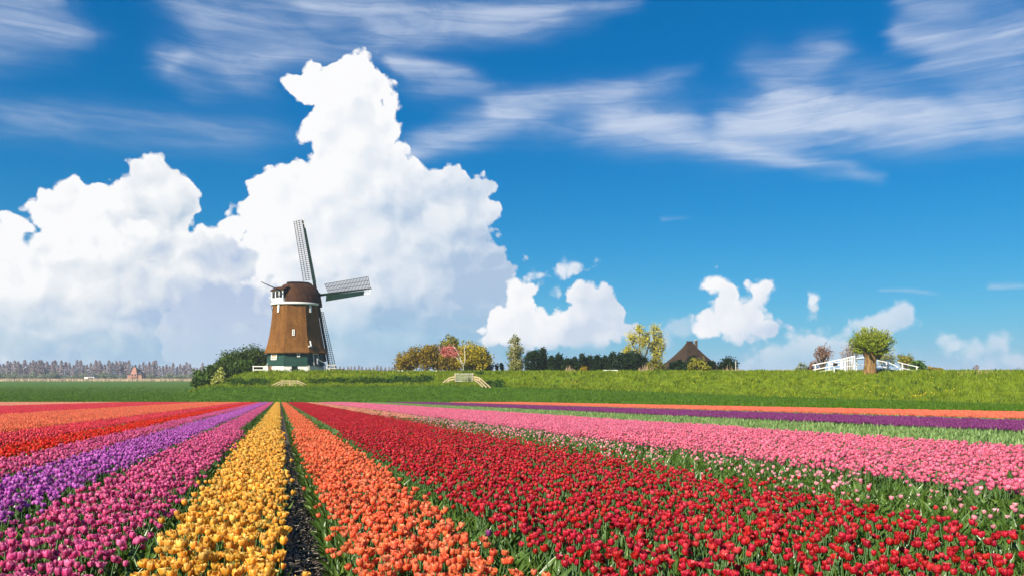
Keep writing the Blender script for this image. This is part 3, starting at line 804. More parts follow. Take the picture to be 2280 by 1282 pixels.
# mill yard railings
fence_group('yard_railing', 'white two-rail railing left of the mill against the dark shrubs', 'railing', 157.0,
            [(564, 813.5), (591, 813.5)], [[(562, 815), (592, 815)], [(563, 822.5), (592, 822.5)]], M['white'], .16, .17)
fence_group('yard_railing', 'white two-rail railing at the right foot of the mill below the lattice sail', 'railing', 157.0,
            [(727, 811), (744, 811)], [[(726, 812), (749, 812)], [(727, 819.5), (749, 819.5)]], M['greywood'], .14, .15)
def yard_bits():
    p = at(757.5, 826, 157.0); b = MB(); b.bar(p - p, Vector((0, 0, 1.35)), .12, .12, (0, 1, 0)); o = b.build('post', M['dark'], None, p - Vector((0, 0, .3)))
    o.name = 'marker_post'; tag(o, 'short dark post standing alone right of the mill', 'post')
    p = at(742, 829.5, 155.5); g = Vector((p.x, p.y, gz(p.x, p.y)))
    T = thing('culvert_box', g, 'low dark timber box with a pale end right of the mill foot', 'box')
    b = MB(); b.box((0.8, 0, .22), 2.6, .8, .8); b.build('box_body', M['dark'], T)
    b = MB(); b.box((-.66, -.1, .25), .3, 1.0, .9); b.build('box_end', M['greywood'], T)
yard_bits()

# fence of the culvert below the mill
g1 = on_ground(645, 858)
fence_group('culvert_fence', 'low pale wooden three-rail fence with sloping ends below the mill', 'fence', g1.y,
            [(628, 845.5), (645, 845.8), (662, 845.5)],
            [[(604, 857.5), (628, 847), (662, 847), (687, 857.5)], [(612, 858.5), (628, 851.5), (662, 851.5), (680, 858.5)], [(620, 859.5), (629, 856), (661, 856), (671, 859.5)]], M['wood'], .18, .13, .09)
# field gate with its wings
g2 = on_ground(1033, 851); g3 = on_ground(1090, 864)
T, b0 = fence_group('field_gate', 'silvery seven-bar field gate with yellowish fence wings on the dike', 'gate', g2.y,
            [(1013.5, 830), (1053.5, 830), (1000, 840), (1068, 840)],
            [[(1013, 837.5), (1000, 840.5), (986, 851)], [(1013, 843), (1001, 845), (992, 852)], [(1054, 837.5), (1068, 840.5, g2.y - 2), (1092, 862, g3.y)], [(1054, 842), (1066, 845.5, g2.y - 2), (1083, 861.5, g3.y)], [(1056, 846), (1064, 850, g2.y - 2.5), (1075, 860.5, g3.y)]], M['wood'], .2, .2, .09)
for y in (831.5, 834, 837, 839.5, 842, 844.5, 847.5):
    b = MB(); h = .13 if y in (831.5, 847.5) else .07
    b.bar(at(1014, y, g2.y - .3) - b0, at(1052.5, y, g2.y - .3) - b0, .05, h); b.build('gate_bar', M['greywood'], T)
for x in (1014.5, 1052, 1043.5):
    b = MB(); b.bar(at(x, 831, g2.y - .36) - b0, at(x, 848, g2.y - .36) - b0, .09, .05, (1, 0, 0)); b.build('gate_stile', M['greywood'], T)
p = at(1043.5, 838, g2.y - .6); q = at(1043.5, 851, g2.y - .6)
o = MB(); o.bar(Vector((0, 0, 0)), p - q, .1, .1, (0, 1, 0)); o = o.build('marker_post', M['dark'], None, q); tag(o, 'thin grey post standing in front of the field gate', 'post')
# white frame on the dike crest before the hedge
fence_group('low_frame', 'small white frame like a low goal before the conifer hedge', 'frame', 143.0, [(1344, 823.2), (1360, 823.6), (1375, 823.2)], [[(1343, 823.6), (1376, 823.6)]], M['white'], .12, .14)

# ------------------------------------------------------------------ white bridge
def build_bridge():
    Yf_, Yr = 123.5, 127.5
    o0 = at(1930, 828, Yf_)
    T = thing('footbridge', o0, 'white arched footbridge with double railings behind the pollard willow', 'bridge')
    def rail(pts, Y, h=.16, w=.08):
        h *= .68
        b = MB()
        for (xa, ya), (xb, yb) in zip(pts[:-1], pts[1:]): b.bar(at(xa, ya, Y) - o0, at(xb, yb, Y) - o0, w, h)
        b.build('rail', M['white'], T)
    def post(px, top, Y, bot=829, w=.14):
        b = MB(); b.bar(at(px, top, Y) - o0, at(px, bot, Y) - o0, w, w, (0, 1, 0)); b.build('post', M['white'], T)
    rail([(1809, 812), (1872, 799.5), (1902, 792)], Yr, .22); rail([(1810, 822.5), (1872, 811)], Yr, .2)
    rail([(1902, 799), (1927, 793), (1950, 801), (1977, 806), (2006, 819)], Yr, .18); rail([(1907, 812), (1950, 812), (2005, 826)], Yr, .2)
    for px, t in ((1815, 812), (1846, 805.5), (1872, 800), (1902, 791.5), (1974, 806), (2004, 818)): post(px, t, Yr)
    for i in range(7):
        px = 1876 + i * 3.8
        b = MB(); b.bar(at(px, 799 - (px - 1872) * .25, Yr - .12) - o0, at(px, 823, Yr - .12) - o0, .075, .04, (0, 1, 0)); b.build('picket', M['white'], T)
    rail([(1846, 809), (1907, 799), (1977, 800.5), (2045, 816.5)], Yf_, .17); rail([(1825, 827), (1881, 816), (1907, 812.5), (1977, 812), (2041, 826)], Yf_, .15)
    rail([(1949, 820), (1977, 821.5), (2009, 827)], Yf_ + .5, .35)
    for px, t in ((1881.5, 803), (1907, 798.5), (1977, 800), (2009, 808), (2041, 815)): post(px, t, Yf_)
    b = MB(); pts = [(1820, 830), (1907, 824), (1977, 824), (2040, 831)]
    for (xa, ya), (xb, yb) in zip(pts[:-1], pts[1:]):
        p, q = at(xa, ya, (Yf_ + Yr) / 2), at(xb, yb, (Yf_ + Yr) / 2); b.bar(p - o0, q - o0, 3.3, .25)
    b.build('deck', M['greywood'], T)
    p = at(1859, 828, 122.4)
    T2 = thing('notice_box', p, 'black box on a white post in front of the white bridge', 'box')
    b = MB(); b.bar((-.12, 0, -.4), (-.12, 0, 1.1), .12, .12, (0, 1, 0)); b.build('post', M['white'], T2)
    b = MB(); b.box((-.12, -.08, 1.2), .34, .3, .44); b.box((.22, -.04, 1.2), .26, .24, .42); b.build('box_body', M['dark'], T2)
    b = MB(); b.box((-.52, 0, 1.28), .42, .05, .34); b.build('plate', M['white'], T2)
build_bridge()

# ------------------------------------------------------------------ farmhouse and far houses
def pyramid_house(name, label, pxl, pxr, pyb, pxa, pya, Y, mat, rz, ridge=0.0, wall=1.6, wallmat='brick', depth=None, chimney=None, concave=.05):
    c = at((pxl + pxr) / 2, pyb, Y); w = (pxr - pxl) / F * Y / 2
    h = (pyb - pya) / F * Y
    g = Vector((c.x, c.y, gz(c.x, c.y)))
    T = thing(name, g, label, 'house', None, rz)
    k = 1 / (abs(math.cos(rz)) + abs(math.sin(rz)) * (depth or 1)); a = w * k; d = a * (depth or 1)
    zb = c.z - g.z
    off = ((pxa - (pxl + pxr) / 2) / F * Y) * math.cos(rz)
    rings = []
    for t in (0, .12, .3, .55, .8, 1.0):
        s = 1 - t - concave * math.sin(math.pi * t) * 1.0
        s = max(s, .03); z = zb + h * t
        rings.append([(off * t - a * s - ridge * t, -d * s, z), (off * t + a * s + ridge * t, -d * s, z), (off * t + a * s + ridge * t, d * s, z), (off * t - a * s - ridge * t, d * s, z)])
    b = MB(); b.loft(rings); b.build('roof', mat, T)
    b = MB(); b.box((0, 0, zb / 2 - .3), a * 1.84, d * 1.84, zb + .6); b.build('wall', M[wallmat], T)
    b = MB(); b.tube([(off - ridge - .3, 0, zb + h + .02), (off + ridge + .3, 0, zb + h + .02)], .2, 6); b.build('ridge', mat, T)
    if chimney:
        px, pyt, wpx = chimney
        q = at(px, pyt, Y) - g; x = q.x / math.cos(rz)
        b = MB(); b.box((x, 0, q.z - 1.4), wpx / F * Y, .6, 3.0); ch = b.build('chimney', M['bark'], T)
        b = MB(); b.box((x, 0, q.z + .14), wpx / F * Y * 1.3, .75, .14); b.build('chimney_cap', M['greywood'], ch)
    return T, a, d, zb
pyramid_house('farmhouse', 'farmhouse under a steep dark thatched pyramid roof with one chimney', 1458, 1612, 829, 1536, 761, 176.0, M['thatch_farm'], math.radians(24), .45, chimney=(1551.5, 758, 3.6))
T, a, d, zb = pyramid_house('far_farmhouse', 'distant farmhouse with a pale brick gable and dark pyramid roof', 286, 323, 833, 303, 817, 700.0, M['slate'], math.radians(8), .3, wallmat='brickpale')
b = MB(); b.loft([[(-a * .45, -d * 1.05, zb - 2.5), (a * .33, -d * 1.05, zb - 2.5), (a * .33, -d * .8, zb - 2.5), (-a * .45, -d * .8, zb - 2.5)],
                  [(-a * .45, -d * 1.05, zb + .6), (a * .33, -d * 1.05, zb + .6), (a * .33, -d * .8, zb + .6), (-a * .45, -d * .8, zb + .6)],
                  [(-a * .2, -d * .75, zb + 6.2), (a * .1, -d * .75, zb + 6.2), (a * .1, -d * .1, zb + 6.2), (-a * .2, -d * .1, zb + 6.2)]]); b.build('gable', M['brickpale'], T)
for sx in (-.25, .1):
    b = MB(); b.box((a * sx, -d * 1.07, zb - .6), .9, .1, 1.3); b.build('window', M['glass'], T)
T, a, d, zb = pyramid_house('shed', 'small far shed with a pale wall and grey roof left of the distant farmhouse', 190, 214, 838, 202, 832, 690.0, M['slate'], 0, 2.2, wallmat='white', depth=.6, concave=0)
b = MB(); b.box((a * .3, -d * .93, zb * .45), a * 1.0, .2, zb * .8); b.build('door', M['slate'], T)
def small_shed():
    p = at(1744, 826, 150); g = Vector((p.x, 150, gz(p.x, 150))); T = thing('shed', g, 'low pale-roofed shed just showing over the dike left of the white bridge', 'shed')
    q = [at(x, y, 150) - g for x, y in ((1722, 826), (1738, 822), (1764, 823.5), (1766, 826))]
    b = MB(); b.loft([[v - Vector((0, 3, 0)) for v in q], [v + Vector((0, 3, 0)) for v in q]]); b.build('roof', M['greywood'], T)
    b = MB(); b.box(((q[0] + q[3]) / 2) - Vector((0, 0, 1.3)), 3.4, 5.4, 2.5); b.build('wall', M['green'], T)
small_shed()

# ------------------------------------------------------------------ trees and shrubs
def leaf_quads(P, size, normal_bias=None, elong=1.0, R=rng):
    """one small quad per point"""
    n = len(P)
    d = R.normal(size=(n, 3)); d /= np.linalg.norm(d, axis=1, keepdims=True)
    if normal_bias is not None:
        d = d * .75 + normal_bias * .6; d /= np.linalg.norm(d, axis=1, keepdims=True)
    a = np.cross(d, R.normal(size=(n, 3))); a /= np.linalg.norm(a, axis=1, keepdims=True) + 1e-9
    b = np.cross(d, a)
    s = size * R.uniform(.55, 1.35, (n, 1))
    V = np.stack([P - a * s * elong, P - b * s * .55, P + a * s * elong, P + b * s * .55], 1).reshape(-1, 3)
    return V, np.arange(4 * n, dtype=np.int32).reshape(n, 4)

def crown_mesh(name, lobes, n, size, mat, clumps=None, spread=.2, shell=.55, elong=1.0, seed=1, up=0.0, tint_top=0.0):
    R = np.random.default_rng(seed)
    L = np.array(lobes, float); vol = (L[:, 3] * L[:, 4] * L[:, 5]) ** .8
    nc = clumps or max(12, n // 26)
    k = R.choice(len(L), nc, p=vol / vol.sum())
    d = R.normal(size=(nc, 3)); d /= np.linalg.norm(d, axis=1, keepdims=True)
    r = (shell + (1 - shell) * R.random((nc, 1)) ** .7) * np.where(R.random((nc, 1)) < .2, R.random((nc, 1)), 1.0)
    cc = L[k, :3] + d * r * L[k, 3:6] * .93
    per = R.integers(0, nc, n)
    sc = (L[k, 3:6].mean(1) * spread * R.uniform(.6, 1.5, nc))[per][:, None]
    off = np.clip(R.normal(size=(n, 3)), -1.7, 1.7) * sc
    if up: off[:, 2] = np.abs(off[:, 2]) * up + off[:, 2] * (1 - up)
    P = cc[per] + off
    V, Fq = leaf_quads(P, size, d[per], elong, R)
    tc = R.random(nc)[per]
    t = np.clip(.65 * tc + .35 * R.random(n), 0, 1)
    if tint_top:
        zz = (P[:, 2] - P[:, 2].min()) / np.ptp(P[:, 2]); t = np.clip(t * .6 + tint_top * (zz - .3), 0, 1)
    return np_mesh(name, V, Fq, mat, {'tint': np.repeat(t, 4)})

def limbs(b, base, tips, r0, split=.45, wob=.12, n=6):
    for t in tips:
        t = Vector(t); base_ = Vector(base); m = base_.lerp(t, split); m.x = base_.x + (t.x - base_.x) * split * .55; m.y = base_.y + (t.y - base_.y) * split * .55
        w = (t - base_).length * wob
        q = m.lerp(t, .5) + Vector((random.uniform(-w, w), random.uniform(-w, w), 0))
        b.tube([base_, m, q, t], [r0, r0 * .62, r0 * .38, r0 * .12], n)

def plant(name, label, cat, Y, base_px, lobes_px, n, size, mats, group=None, trunk_r=.12, clumps=None, spread=.22, shell=.55, seed=1, depth=.9, elong=1.0, sink=.15, twigs=0, up=0.0, tint_top=0.0, z=None, base_drop=0.0):
    p = at(*base_px, Y); g = Vector((p.x, Y, (gz(p.x, Y) if z is None else z) - sink))
    T = thing(name, g, label, cat, group)
    k = Y / F; R = random.Random(seed)
    lobes = []
    for (px, py, rx, ry) in lobes_px:
        q = at(px, py, Y) - g
        lobes.append((q.x, R.uniform(-.25, .25) * rx * k, q.z, rx * k, rx * k * depth, ry * k))
    link('crown', crown_mesh('crown', lobes, n, size, mats[0], clumps, spread, shell, elong, seed, up, tint_top), T)
    b = MB(); random.seed(seed)
    tips = [(l[0], l[1], l[2] + l[5] * .5) for l in lobes]
    for i in range(twigs):
        l = lobes[i % len(lobes)]; d = Vector((R.gauss(0, 1), R.gauss(0, 1), R.gauss(.3, 1))).normalized()
        tips.append((l[0] + d.x * l[3] * .85, l[1] + d.y * l[4] * .85, l[2] + d.z * l[5] * .85))
    limbs(b, (0, 0, 0), tips, trunk_r)
    b.build('trunk', mats[1], T)
    return T

LM = {}
LM['darkshrub'] = leafy('dark_shrub_leaf', (0.014, 0.034, 0.005), (0.10, 0.155, 0.014), .2, spec=.1)
LM['midshrub'] = leafy('mid_shrub_leaf', (0.025, 0.055, 0.008), (0.11, 0.19, 0.02), .22, spec=.1)
LM['cream'] = leafy('cream_leaf', (0.22, 0.28, 0.03), (0.74, 0.70, 0.22), .25, spec=.1)
LM['bronze'] = leafy('bronze_leaf', (0.11, 0.078, 0.008), (0.44, 0.30, 0.03), .25, spec=.1)
LM['olive'] = leafy('olive_leaf', (0.10, 0.10, 0.012), (0.40, 0.36, 0.04), .28, spec=.1)
LM['pink'] = leafy('pink_blossom', (0.50, 0.13, 0.09), (0.90, 0.34, 0.30), .3, spec=.1)
LM['yellow'] = leafy('yellow_leaf', (0.22, 0.17, 0.008), (0.62, 0.50, 0.035), .3, spec=.1)
LM['lime'] = leafy('lime_leaf', (0.32, 0.29, 0.02), (0.72, 0.64, 0.10), .35, spec=.1)
LM['poplar'] = leafy('poplar_leaf', (0.14, 0.15, 0.03), (0.42, 0.40, 0.13), .3, spec=.1)
LM['conifer'] = leafy('conifer_leaf', (0.004, 0.013, 0.005), (0.020, 0.045, 0.010), .1, spec=.1)
LM['willow'] = leafy('willow_leaf', (0.13, 0.19, 0.010), (0.46, 0.52, 0.04), .35, spec=.1)
LM['russet'] = leafy('russet_twig', (0.16, 0.085, 0.055), (0.40, 0.22, 0.13), .25, spec=.1)
LM['pinkgrey'] = leafy('pinkish_twig', (0.30, 0.22, 0.18), (0.50, 0.38, 0.32), .25, spec=.1)
LM['farpoplar'] = leafy('bare_poplar_twig', (0.27, 0.195, 0.205), (0.36, 0.27, 0.28), .2, spec=.1)  # lilac twigs, paled so the haze is partly in their colour
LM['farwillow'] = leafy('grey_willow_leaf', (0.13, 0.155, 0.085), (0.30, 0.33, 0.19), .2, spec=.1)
LM['green'] = leafy('fresh_leaf', (0.03, 0.075, 0.015), (0.12, 0.22, 0.04), .25, spec=.1)

# left of the mill
plant('shrub', 'tall dark green shrub right beside the left wall of the mill', 'shrub', 166, (580, 828), [(560, 802, 34, 28), (585, 806, 20, 26), (598, 812, 12, 20)], 7800, .205, (LM['darkshrub'], M['bark']), seed=11, clumps=150)
plant('shrub', 'broad dark green shrub second from the mill in the shrub clump', 'shrub', 163, (522, 836), [(520, 806, 34, 26), (540, 815, 26, 24), (500, 816, 22, 22)], 7800, .205, (LM['darkshrub'], M['bark']), seed=12, clumps=150)
plant('shrub', 'bright green leafy shrub in front of the dark ones behind the yard railing', 'shrub', 158.5, (535, 838), [(528, 822, 20, 18), (548, 816, 18, 18), (512, 832, 14, 12)], 2600, .24, (LM['midshrub'], M['bark']), seed=13, clumps=90)
plant('shrub', 'dark rounded shrub halfway down the slope behind the cream leaved one', 'shrub', 154, (485, 850), [(482, 826, 20, 22), (468, 838, 16, 18), (498, 836, 14, 18)], 3000, .25, (LM['darkshrub'], M['bark']), seed=14, clumps=100)
plant('shrub', 'lowest green shrub at the far left end of the mill shrubs on the meadow', 'shrub', 150, (450, 860), [(446, 838, 15, 20), (455, 848, 20, 13), (436, 850, 10, 10)], 3000, .25, (LM['midshrub'], M['bark']), seed=15, clumps=100)
plant('shrub', 'slim cream and yellow leaved shrub among the dark ones on the slope', 'shrub', 149, (485, 856), [(490, 830, 7, 12), (484, 841, 8, 10), (496, 838, 5, 12), (478, 850, 7, 7)], 620, .22, (LM['cream'], M['bark']), seed=16, clumps=60, spread=.3)

# the clump right of the mill
plant('shrub', 'wide bronze green shrub at the left of the middle clump', 'shrub', 166, (915, 829), [(905, 806, 24, 22), (925, 792, 22, 24), (890, 816, 14, 12), (948, 798, 24, 28)], 7800, .205, (LM['bronze'], M['bark']), seed=21, clumps=170)
plant('shrub', 'bronze brown shrub in the middle of the clump behind the pink tree', 'shrub', 167, (975, 829), [(970, 795, 22, 28), (990, 808, 22, 22), (958, 785, 14, 16), (1020, 812, 24, 18)], 6900, .205, (LM['bronze'], M['bark']), seed=22, clumps=150)
plant('tree', 'tall olive tree topping the clump above the pink blossom', 'tree', 170, (1005, 829), [(1004, 765, 18, 20), (1012, 785, 22, 22), (990, 775, 12, 16)], 4500, .205, (LM['olive'], M['bark']), seed=23, clumps=110, trunk_r=.25)
plant('tree', 'yellow green drooping tree right of the pink blossom tree', 'tree', 163, (1050, 829), [(1050, 788, 26, 28), (1072, 798, 20, 26), (1040, 812, 20, 16), (1062, 814, 26, 14)], 5200, .24, (LM['yellow'], M['palebark']), seed=24, clumps=150, twigs=8)
def blossom_tree():
    Y = 157.0; p = at(1032, 829, Y); g = Vector((p.x, Y, gz(p.x, Y) - .1))
    T = thing('blossom_tree', g, 'leaning pale-stemmed tree with pink blossom in front of the bronze shrubs', 'tree')
    k = Y / F
    lob = []
    for px, py, rx, ry in ((992, 782, 12, 12), (1002, 776, 13, 9), (1012, 786, 12, 10), (998, 792, 10, 9), (985, 777, 7, 7)):
        q = at(px, py, Y) - g; lob.append((q.x, 0, q.z, rx * k, rx * k, ry * k))
    link('crown', crown_mesh('crown', lob, 1150, .17, LM['pink'], 70, .28, .4, 1, 31), T)
    b = MB()
    for pts in ([(1032, 830), (1032, 812), (1024, 797), (1010, 782), (1002, 776)], [(1032, 812), (1022, 800), (1008, 791), (996, 786)], [(1031, 818), (1026, 800), (1017, 780), (1008, 768)], [(1032, 815), (1036, 800), (1034, 780), (1036, 768)]):
        b.tube([at(x, y, Y) - g for x, y in pts], [.14 - .025 * i for i in range(len(pts))], 5)
    b.build('trunk', M['palebark'], T)
blossom_tree()
plant('conifer', 'dark bush closing the right end of the middle clump', 'shrub', 168, (1088, 829), [(1084, 808, 10, 20), (1090, 817, 10, 12)], 1300, .22, (LM['conifer'], M['bark']), seed=25)
plant('conifer', 'smallest dark conifer between the middle clump and the slim poplar', 'conifer', 168, (1105, 829), [(1106, 819, 5, 9)], 350, .18, (LM['conifer'], M['bark']), seed=26)
plant('conifer', 'narrow dark conifer close to the left of the slim poplar', 'conifer', 168, (1118, 829), [(1117, 818, 6, 11)], 450, .18, (LM['conifer'], M['bark']), seed=27)
plant('poplar', 'slim pale green poplar standing alone with airy top', 'tree', 162, (1146, 829), [(1145, 758, 13, 16), (1147, 778, 18, 22), (1146, 800, 20, 24), (1148, 814, 20, 14)], 3600, .2, (LM['poplar'], M['palebark']), seed=28, clumps=160, spread=.2, shell=.4, twigs=14, trunk_r=.22)

def conifer(px, top, w, Y, label, seed, group='conifers of the dark hedge', style=0):
    p = at(px, 829, Y); g = Vector((p.x, Y, gz(p.x, Y) - .2)); k = Y / F
    T = thing('conifer', g, label, 'conifer', group)
    R = np.random.default_rng(seed); h = (829 - top) * k + .2; rad = w / 2 * k * 1.3
    n = int(1800 + 310 * rad * h); cc, dd, tt = [], [], []
    for i in range(n // 22):
        t = R.random() ** .8; a = R.uniform(0, 2 * math.pi)
        rr = rad * ((1 - t) ** .62 if style == 0 else math.sqrt(max(0, 1 - (max(t, .45) - .45) ** 2 / .31))) * R.uniform(.7, 1.05)
        cc.append((math.cos(a) * rr, math.sin(a) * rr, h * t * .97 + .1)); dd.append((math.cos(a), math.sin(a), .35)); tt.append(R.random())
    cc, dd, tt = map(np.array, (cc, dd, tt))
    per = np.repeat(np.arange(len(cc)), 22)
    P = cc[per] + R.normal(size=(len(per), 3)) * np.array([.26, .26, .30]) * min(1, rad)
    V, Fq = leaf_quads(P, .17, dd[per], 1.2, R)
    link('crown', np_mesh('crown', V, Fq, LM['conifer'], {'tint': np.repeat(np.clip(tt[per] * .7 + R.random(len(per)) * .3, 0, 1), 4)}), T)
    b = MB(); b.tube([(0, 0, 0), (0, 0, h * .95)], [.14, .03], 5); b.build('trunk', M['bark'], T)
for i, (px, top, w, Y, st, lab) in enumerate([
    (1189, 781, 34, 160, 1, 'round-topped dark conifer at the left end of the hedge'),
    (1209, 777, 22, 161, 0, 'pointed dark conifer, tallest at the left of the hedge'),
    (1228, 797, 24, 160, 0, 'low dark conifer right of the tallest pointed one'),
    (1245, 793, 20, 161, 0, 'slim pointed hedge conifer left of the tan grass tuft'),
    (1262, 800, 22, 160, 0, 'hedge conifer standing behind the tan grass tuft'),
    (1279, 798, 20, 161, 0, 'hedge conifer behind the small brown bush'),
    (1296, 793, 20, 160, 0, 'pointed hedge conifer just right of the small brown bush'),
    (1313, 795, 20, 161, 0, 'hedge conifer second to the right of the brown bush'),
    (1330, 793, 20, 160, 0, 'hedge conifer just left of the small white frame'),
    (1347, 795, 22, 161, 0, 'hedge conifer behind the left end of the white frame'),
    (1364, 786, 20, 160, 0, 'pointed conifer rising above the white frame'),
    (1386, 788, 34, 158, 1, 'broad dark conifer right of the white frame'),
    (1410, 785, 34, 158, 1, 'largest broad conifer below the left yellow tree'),
    (1430, 797, 24, 159, 1, 'sloping last conifer at the right end of the hedge')]):
    conifer(px, top, w, Y, lab, 40 + i, style=st)
plant('shrub', 'small brown bush in front of the conifer hedge', 'shrub', 146, (1300, 829), [(1302, 821, 10, 7), (1296, 824, 8, 5)], 420, .18, (LM['bronze'], M['bark']), seed=60, sink=.3)

def airy_tree(label, base, limbs_px, lobes_px, Y, seed, n=1900):
    p = at(*base, Y); g = Vector((p.x, Y, gz(p.x, Y) - .2)); k = Y / F
    T = thing('tree', g, label, 'tree')
    lob = []
    R = random.Random(seed)
    for px, py, rx, ry in lobes_px:
        q = at(px, py, Y) - g; lob.append((q.x, R.uniform(-1, 1) * rx * k * .6, q.z, rx * k, rx * k, ry * k))
    link('crown', crown_mesh('crown', lob, n, .19, LM['lime'], 130, .34, .3, 1, seed), T)
    b = MB()
    for pts in limbs_px:
        ps = [at(x, y, Y) - g for x, y in pts]
        b.tube([q + Vector((0, R.uniform(-.5, .5) * i * .4, 0)) for i, q in enumerate(ps)], [.24 * .68 ** i for i in range(len(ps))], 5)
    random.seed(seed)
    for l in lob:
        for _ in range(5):
            d = Vector((R.gauss(0, 1), R.gauss(0, 1), R.gauss(.5, 1))).normalized(); q = Vector(l[:3])
            b.tube([q - Vector((0, 0, l[5] * .8)), q + Vector((d.x * l[3], d.y * l[4], d.z * l[5])) * .9], [.06, .02], 4)
    b.build('trunk', M['bark'], T)
airy_tree('airy yellow tree, left one of the pair beside the farmhouse', (1432, 828),
          [[(1432, 832), (1430, 800), (1424, 775), (1424, 745), (1424, 722)], [(1431, 805), (1420, 785), (1408, 765), (1402, 745)], [(1431, 805), (1440, 785), (1446, 760), (1444, 740)], [(1430, 800), (1412, 790), (1398, 782)]],
          [(1424, 735, 10, 16), (1410, 752, 14, 16), (1430, 760, 14, 18), (1400, 775, 12, 12), (1420, 782, 16, 12), (1441, 752, 8, 18), (1392, 787, 8, 7)], 165, 71, 2300)
airy_tree('airy yellow tree, right one of the pair beside the farmhouse', (1456, 828),
          [[(1456, 832), (1456, 800), (1458, 770), (1456, 740), (1454, 725)], [(1456, 805), (1466, 780), (1474, 755), (1472, 738)], [(1456, 805), (1468, 795), (1480, 775)]],
          [(1456, 737, 10, 15), (1466, 752, 12, 18), (1457, 770, 12, 18), (1474, 772, 10, 16), (1462, 790, 16, 12)], 166, 72, 2000)
plant('shrub', 'olive brown bush below the right yellow tree left of the farmhouse', 'shrub', 158, (1462, 829), [(1458, 812, 16, 14), (1470, 818, 14, 10), (1445, 818, 10, 10)], 1500, .2, (LM['olive'], M['bark']), seed=73)
plant('shrub', 'dark bush against the foot of the thatched farmhouse roof', 'shrub', 150, (1516, 830), [(1508, 814, 18, 14), (1540, 806, 14, 16), (1520, 820, 24, 10), (1580, 812, 12, 16)], 3000, .22, (LM['conifer'], M['bark']), seed=74)
plant('shrub', 'olive yellow bush in front of the thatched farmhouse', 'shrub', 142, (1552, 829), [(1552, 811, 17, 15), (1540, 817, 12, 10), (1568, 818, 12, 9)], 1800, .2, (LM['olive'], M['bark']), seed=75, twigs=6)
plant('conifer', 'round dark evergreen right of the thatched farmhouse', 'conifer', 150, (1621, 829), [(1620, 810, 18, 14), (1621, 818, 22, 10), (1616, 803, 9, 9)], 2200, .2, (LM['conifer'], M['bark']), seed=76)
plant('tree', 'bare pinkish tree peeping out behind the farmhouse eave', 'tree', 200, (1590, 829), [(1588, 812, 10, 10)], 260, .16, (LM['pinkgrey'], M['bark']), seed=77, twigs=8)
p = at(1638, 829, 140); b = MB(); b.bar((0, 0, -.5), (0, 0, 2.0), .07, .07, (0, 1, 0)); o = b.build('lamp_post', M['white'], None, p); o.name = 'thin_pole'; tag(o, 'thin white pole before the round dark evergreen', 'pole')

# around the bridge
plant('tree', 'russet bare-twigged round tree behind the left bridge railing', 'tree', 150, (1832, 829), [(1830, 781, 18, 14), (1840, 788, 14, 12), (1822, 790, 14, 12), (1832, 795, 16, 10)], 1000, .16, (LM['russet'], M['bark']), seed=81, twigs=26, spread=.3, shell=.3, trunk_r=.2)
plant('shrub', 'low russet bush left of the russet round tree', 'shrub', 150, (1808, 829), [(1807, 812, 10, 9), (1815, 820, 12, 8), (1800, 822, 8, 6)], 600, .18, (LM['russet'], M['bark']), seed=82)
plant('shrub', 'small grey green bush on the crest well left of the bridge', 'shrub', 150, (1787, 829), [(1786, 816, 11, 9), (1780, 822, 9, 6), (1794, 822, 8, 6)], 600, .17, (LM['farwillow'], M['bark']), seed=83)
plant('tree', 'pinkish grey bare tree half hidden behind the pollard willow', 'tree', 165, (1892, 829), [(1886, 785, 14, 12), (1900, 782, 16, 16), (1880, 795, 10, 8)], 800, .16, (LM['pinkgrey'], M['bark']), seed=84, twigs=20, spread=.3)
plant('shrub', 'pale olive bush behind the bridge right of the willow trunk', 'shrub', 160, (1970, 829), [(1972, 792, 14, 12), (1985, 800, 12, 10), (1962, 800, 10, 10)], 900, .18, (LM['poplar'], M['bark']), seed=85, twigs=6)
plant('tree', 'round olive green tree behind the right end of the bridge', 'tree', 150, (2016, 829), [(2015, 798, 15, 13), (2008, 806, 12, 10), (2024, 808, 12, 10)], 1400, .18, (LM['olive'], M['bark']), seed=86, twigs=6)
plant('shrub', 'fresh green bush at the right end of the bridge', 'shrub', 138, (2045, 829), [(2044, 812, 15, 11), (2056, 818, 10, 8), (2034, 818, 10, 8)], 1500, .18, (LM['green'], M['bark']), seed=87)
plant('shrub', 'low tan bush on the crest right of the fresh green bush', 'shrub', 138, (2078, 829), [(2072, 822, 14, 6), (2090, 824, 12, 4)], 500, .15, (LM['bronze'], M['bark']), seed=88)
plant('shrub', 'tiny tan twiggy plant standing alone on the right crest', 'plant', 115, (2176, 829), [(2176, 815, 5, 6), (2172, 820, 5, 4)], 90, .09, (LM['russet'], M['bark']), seed=89, twigs=10, trunk_r=.03)

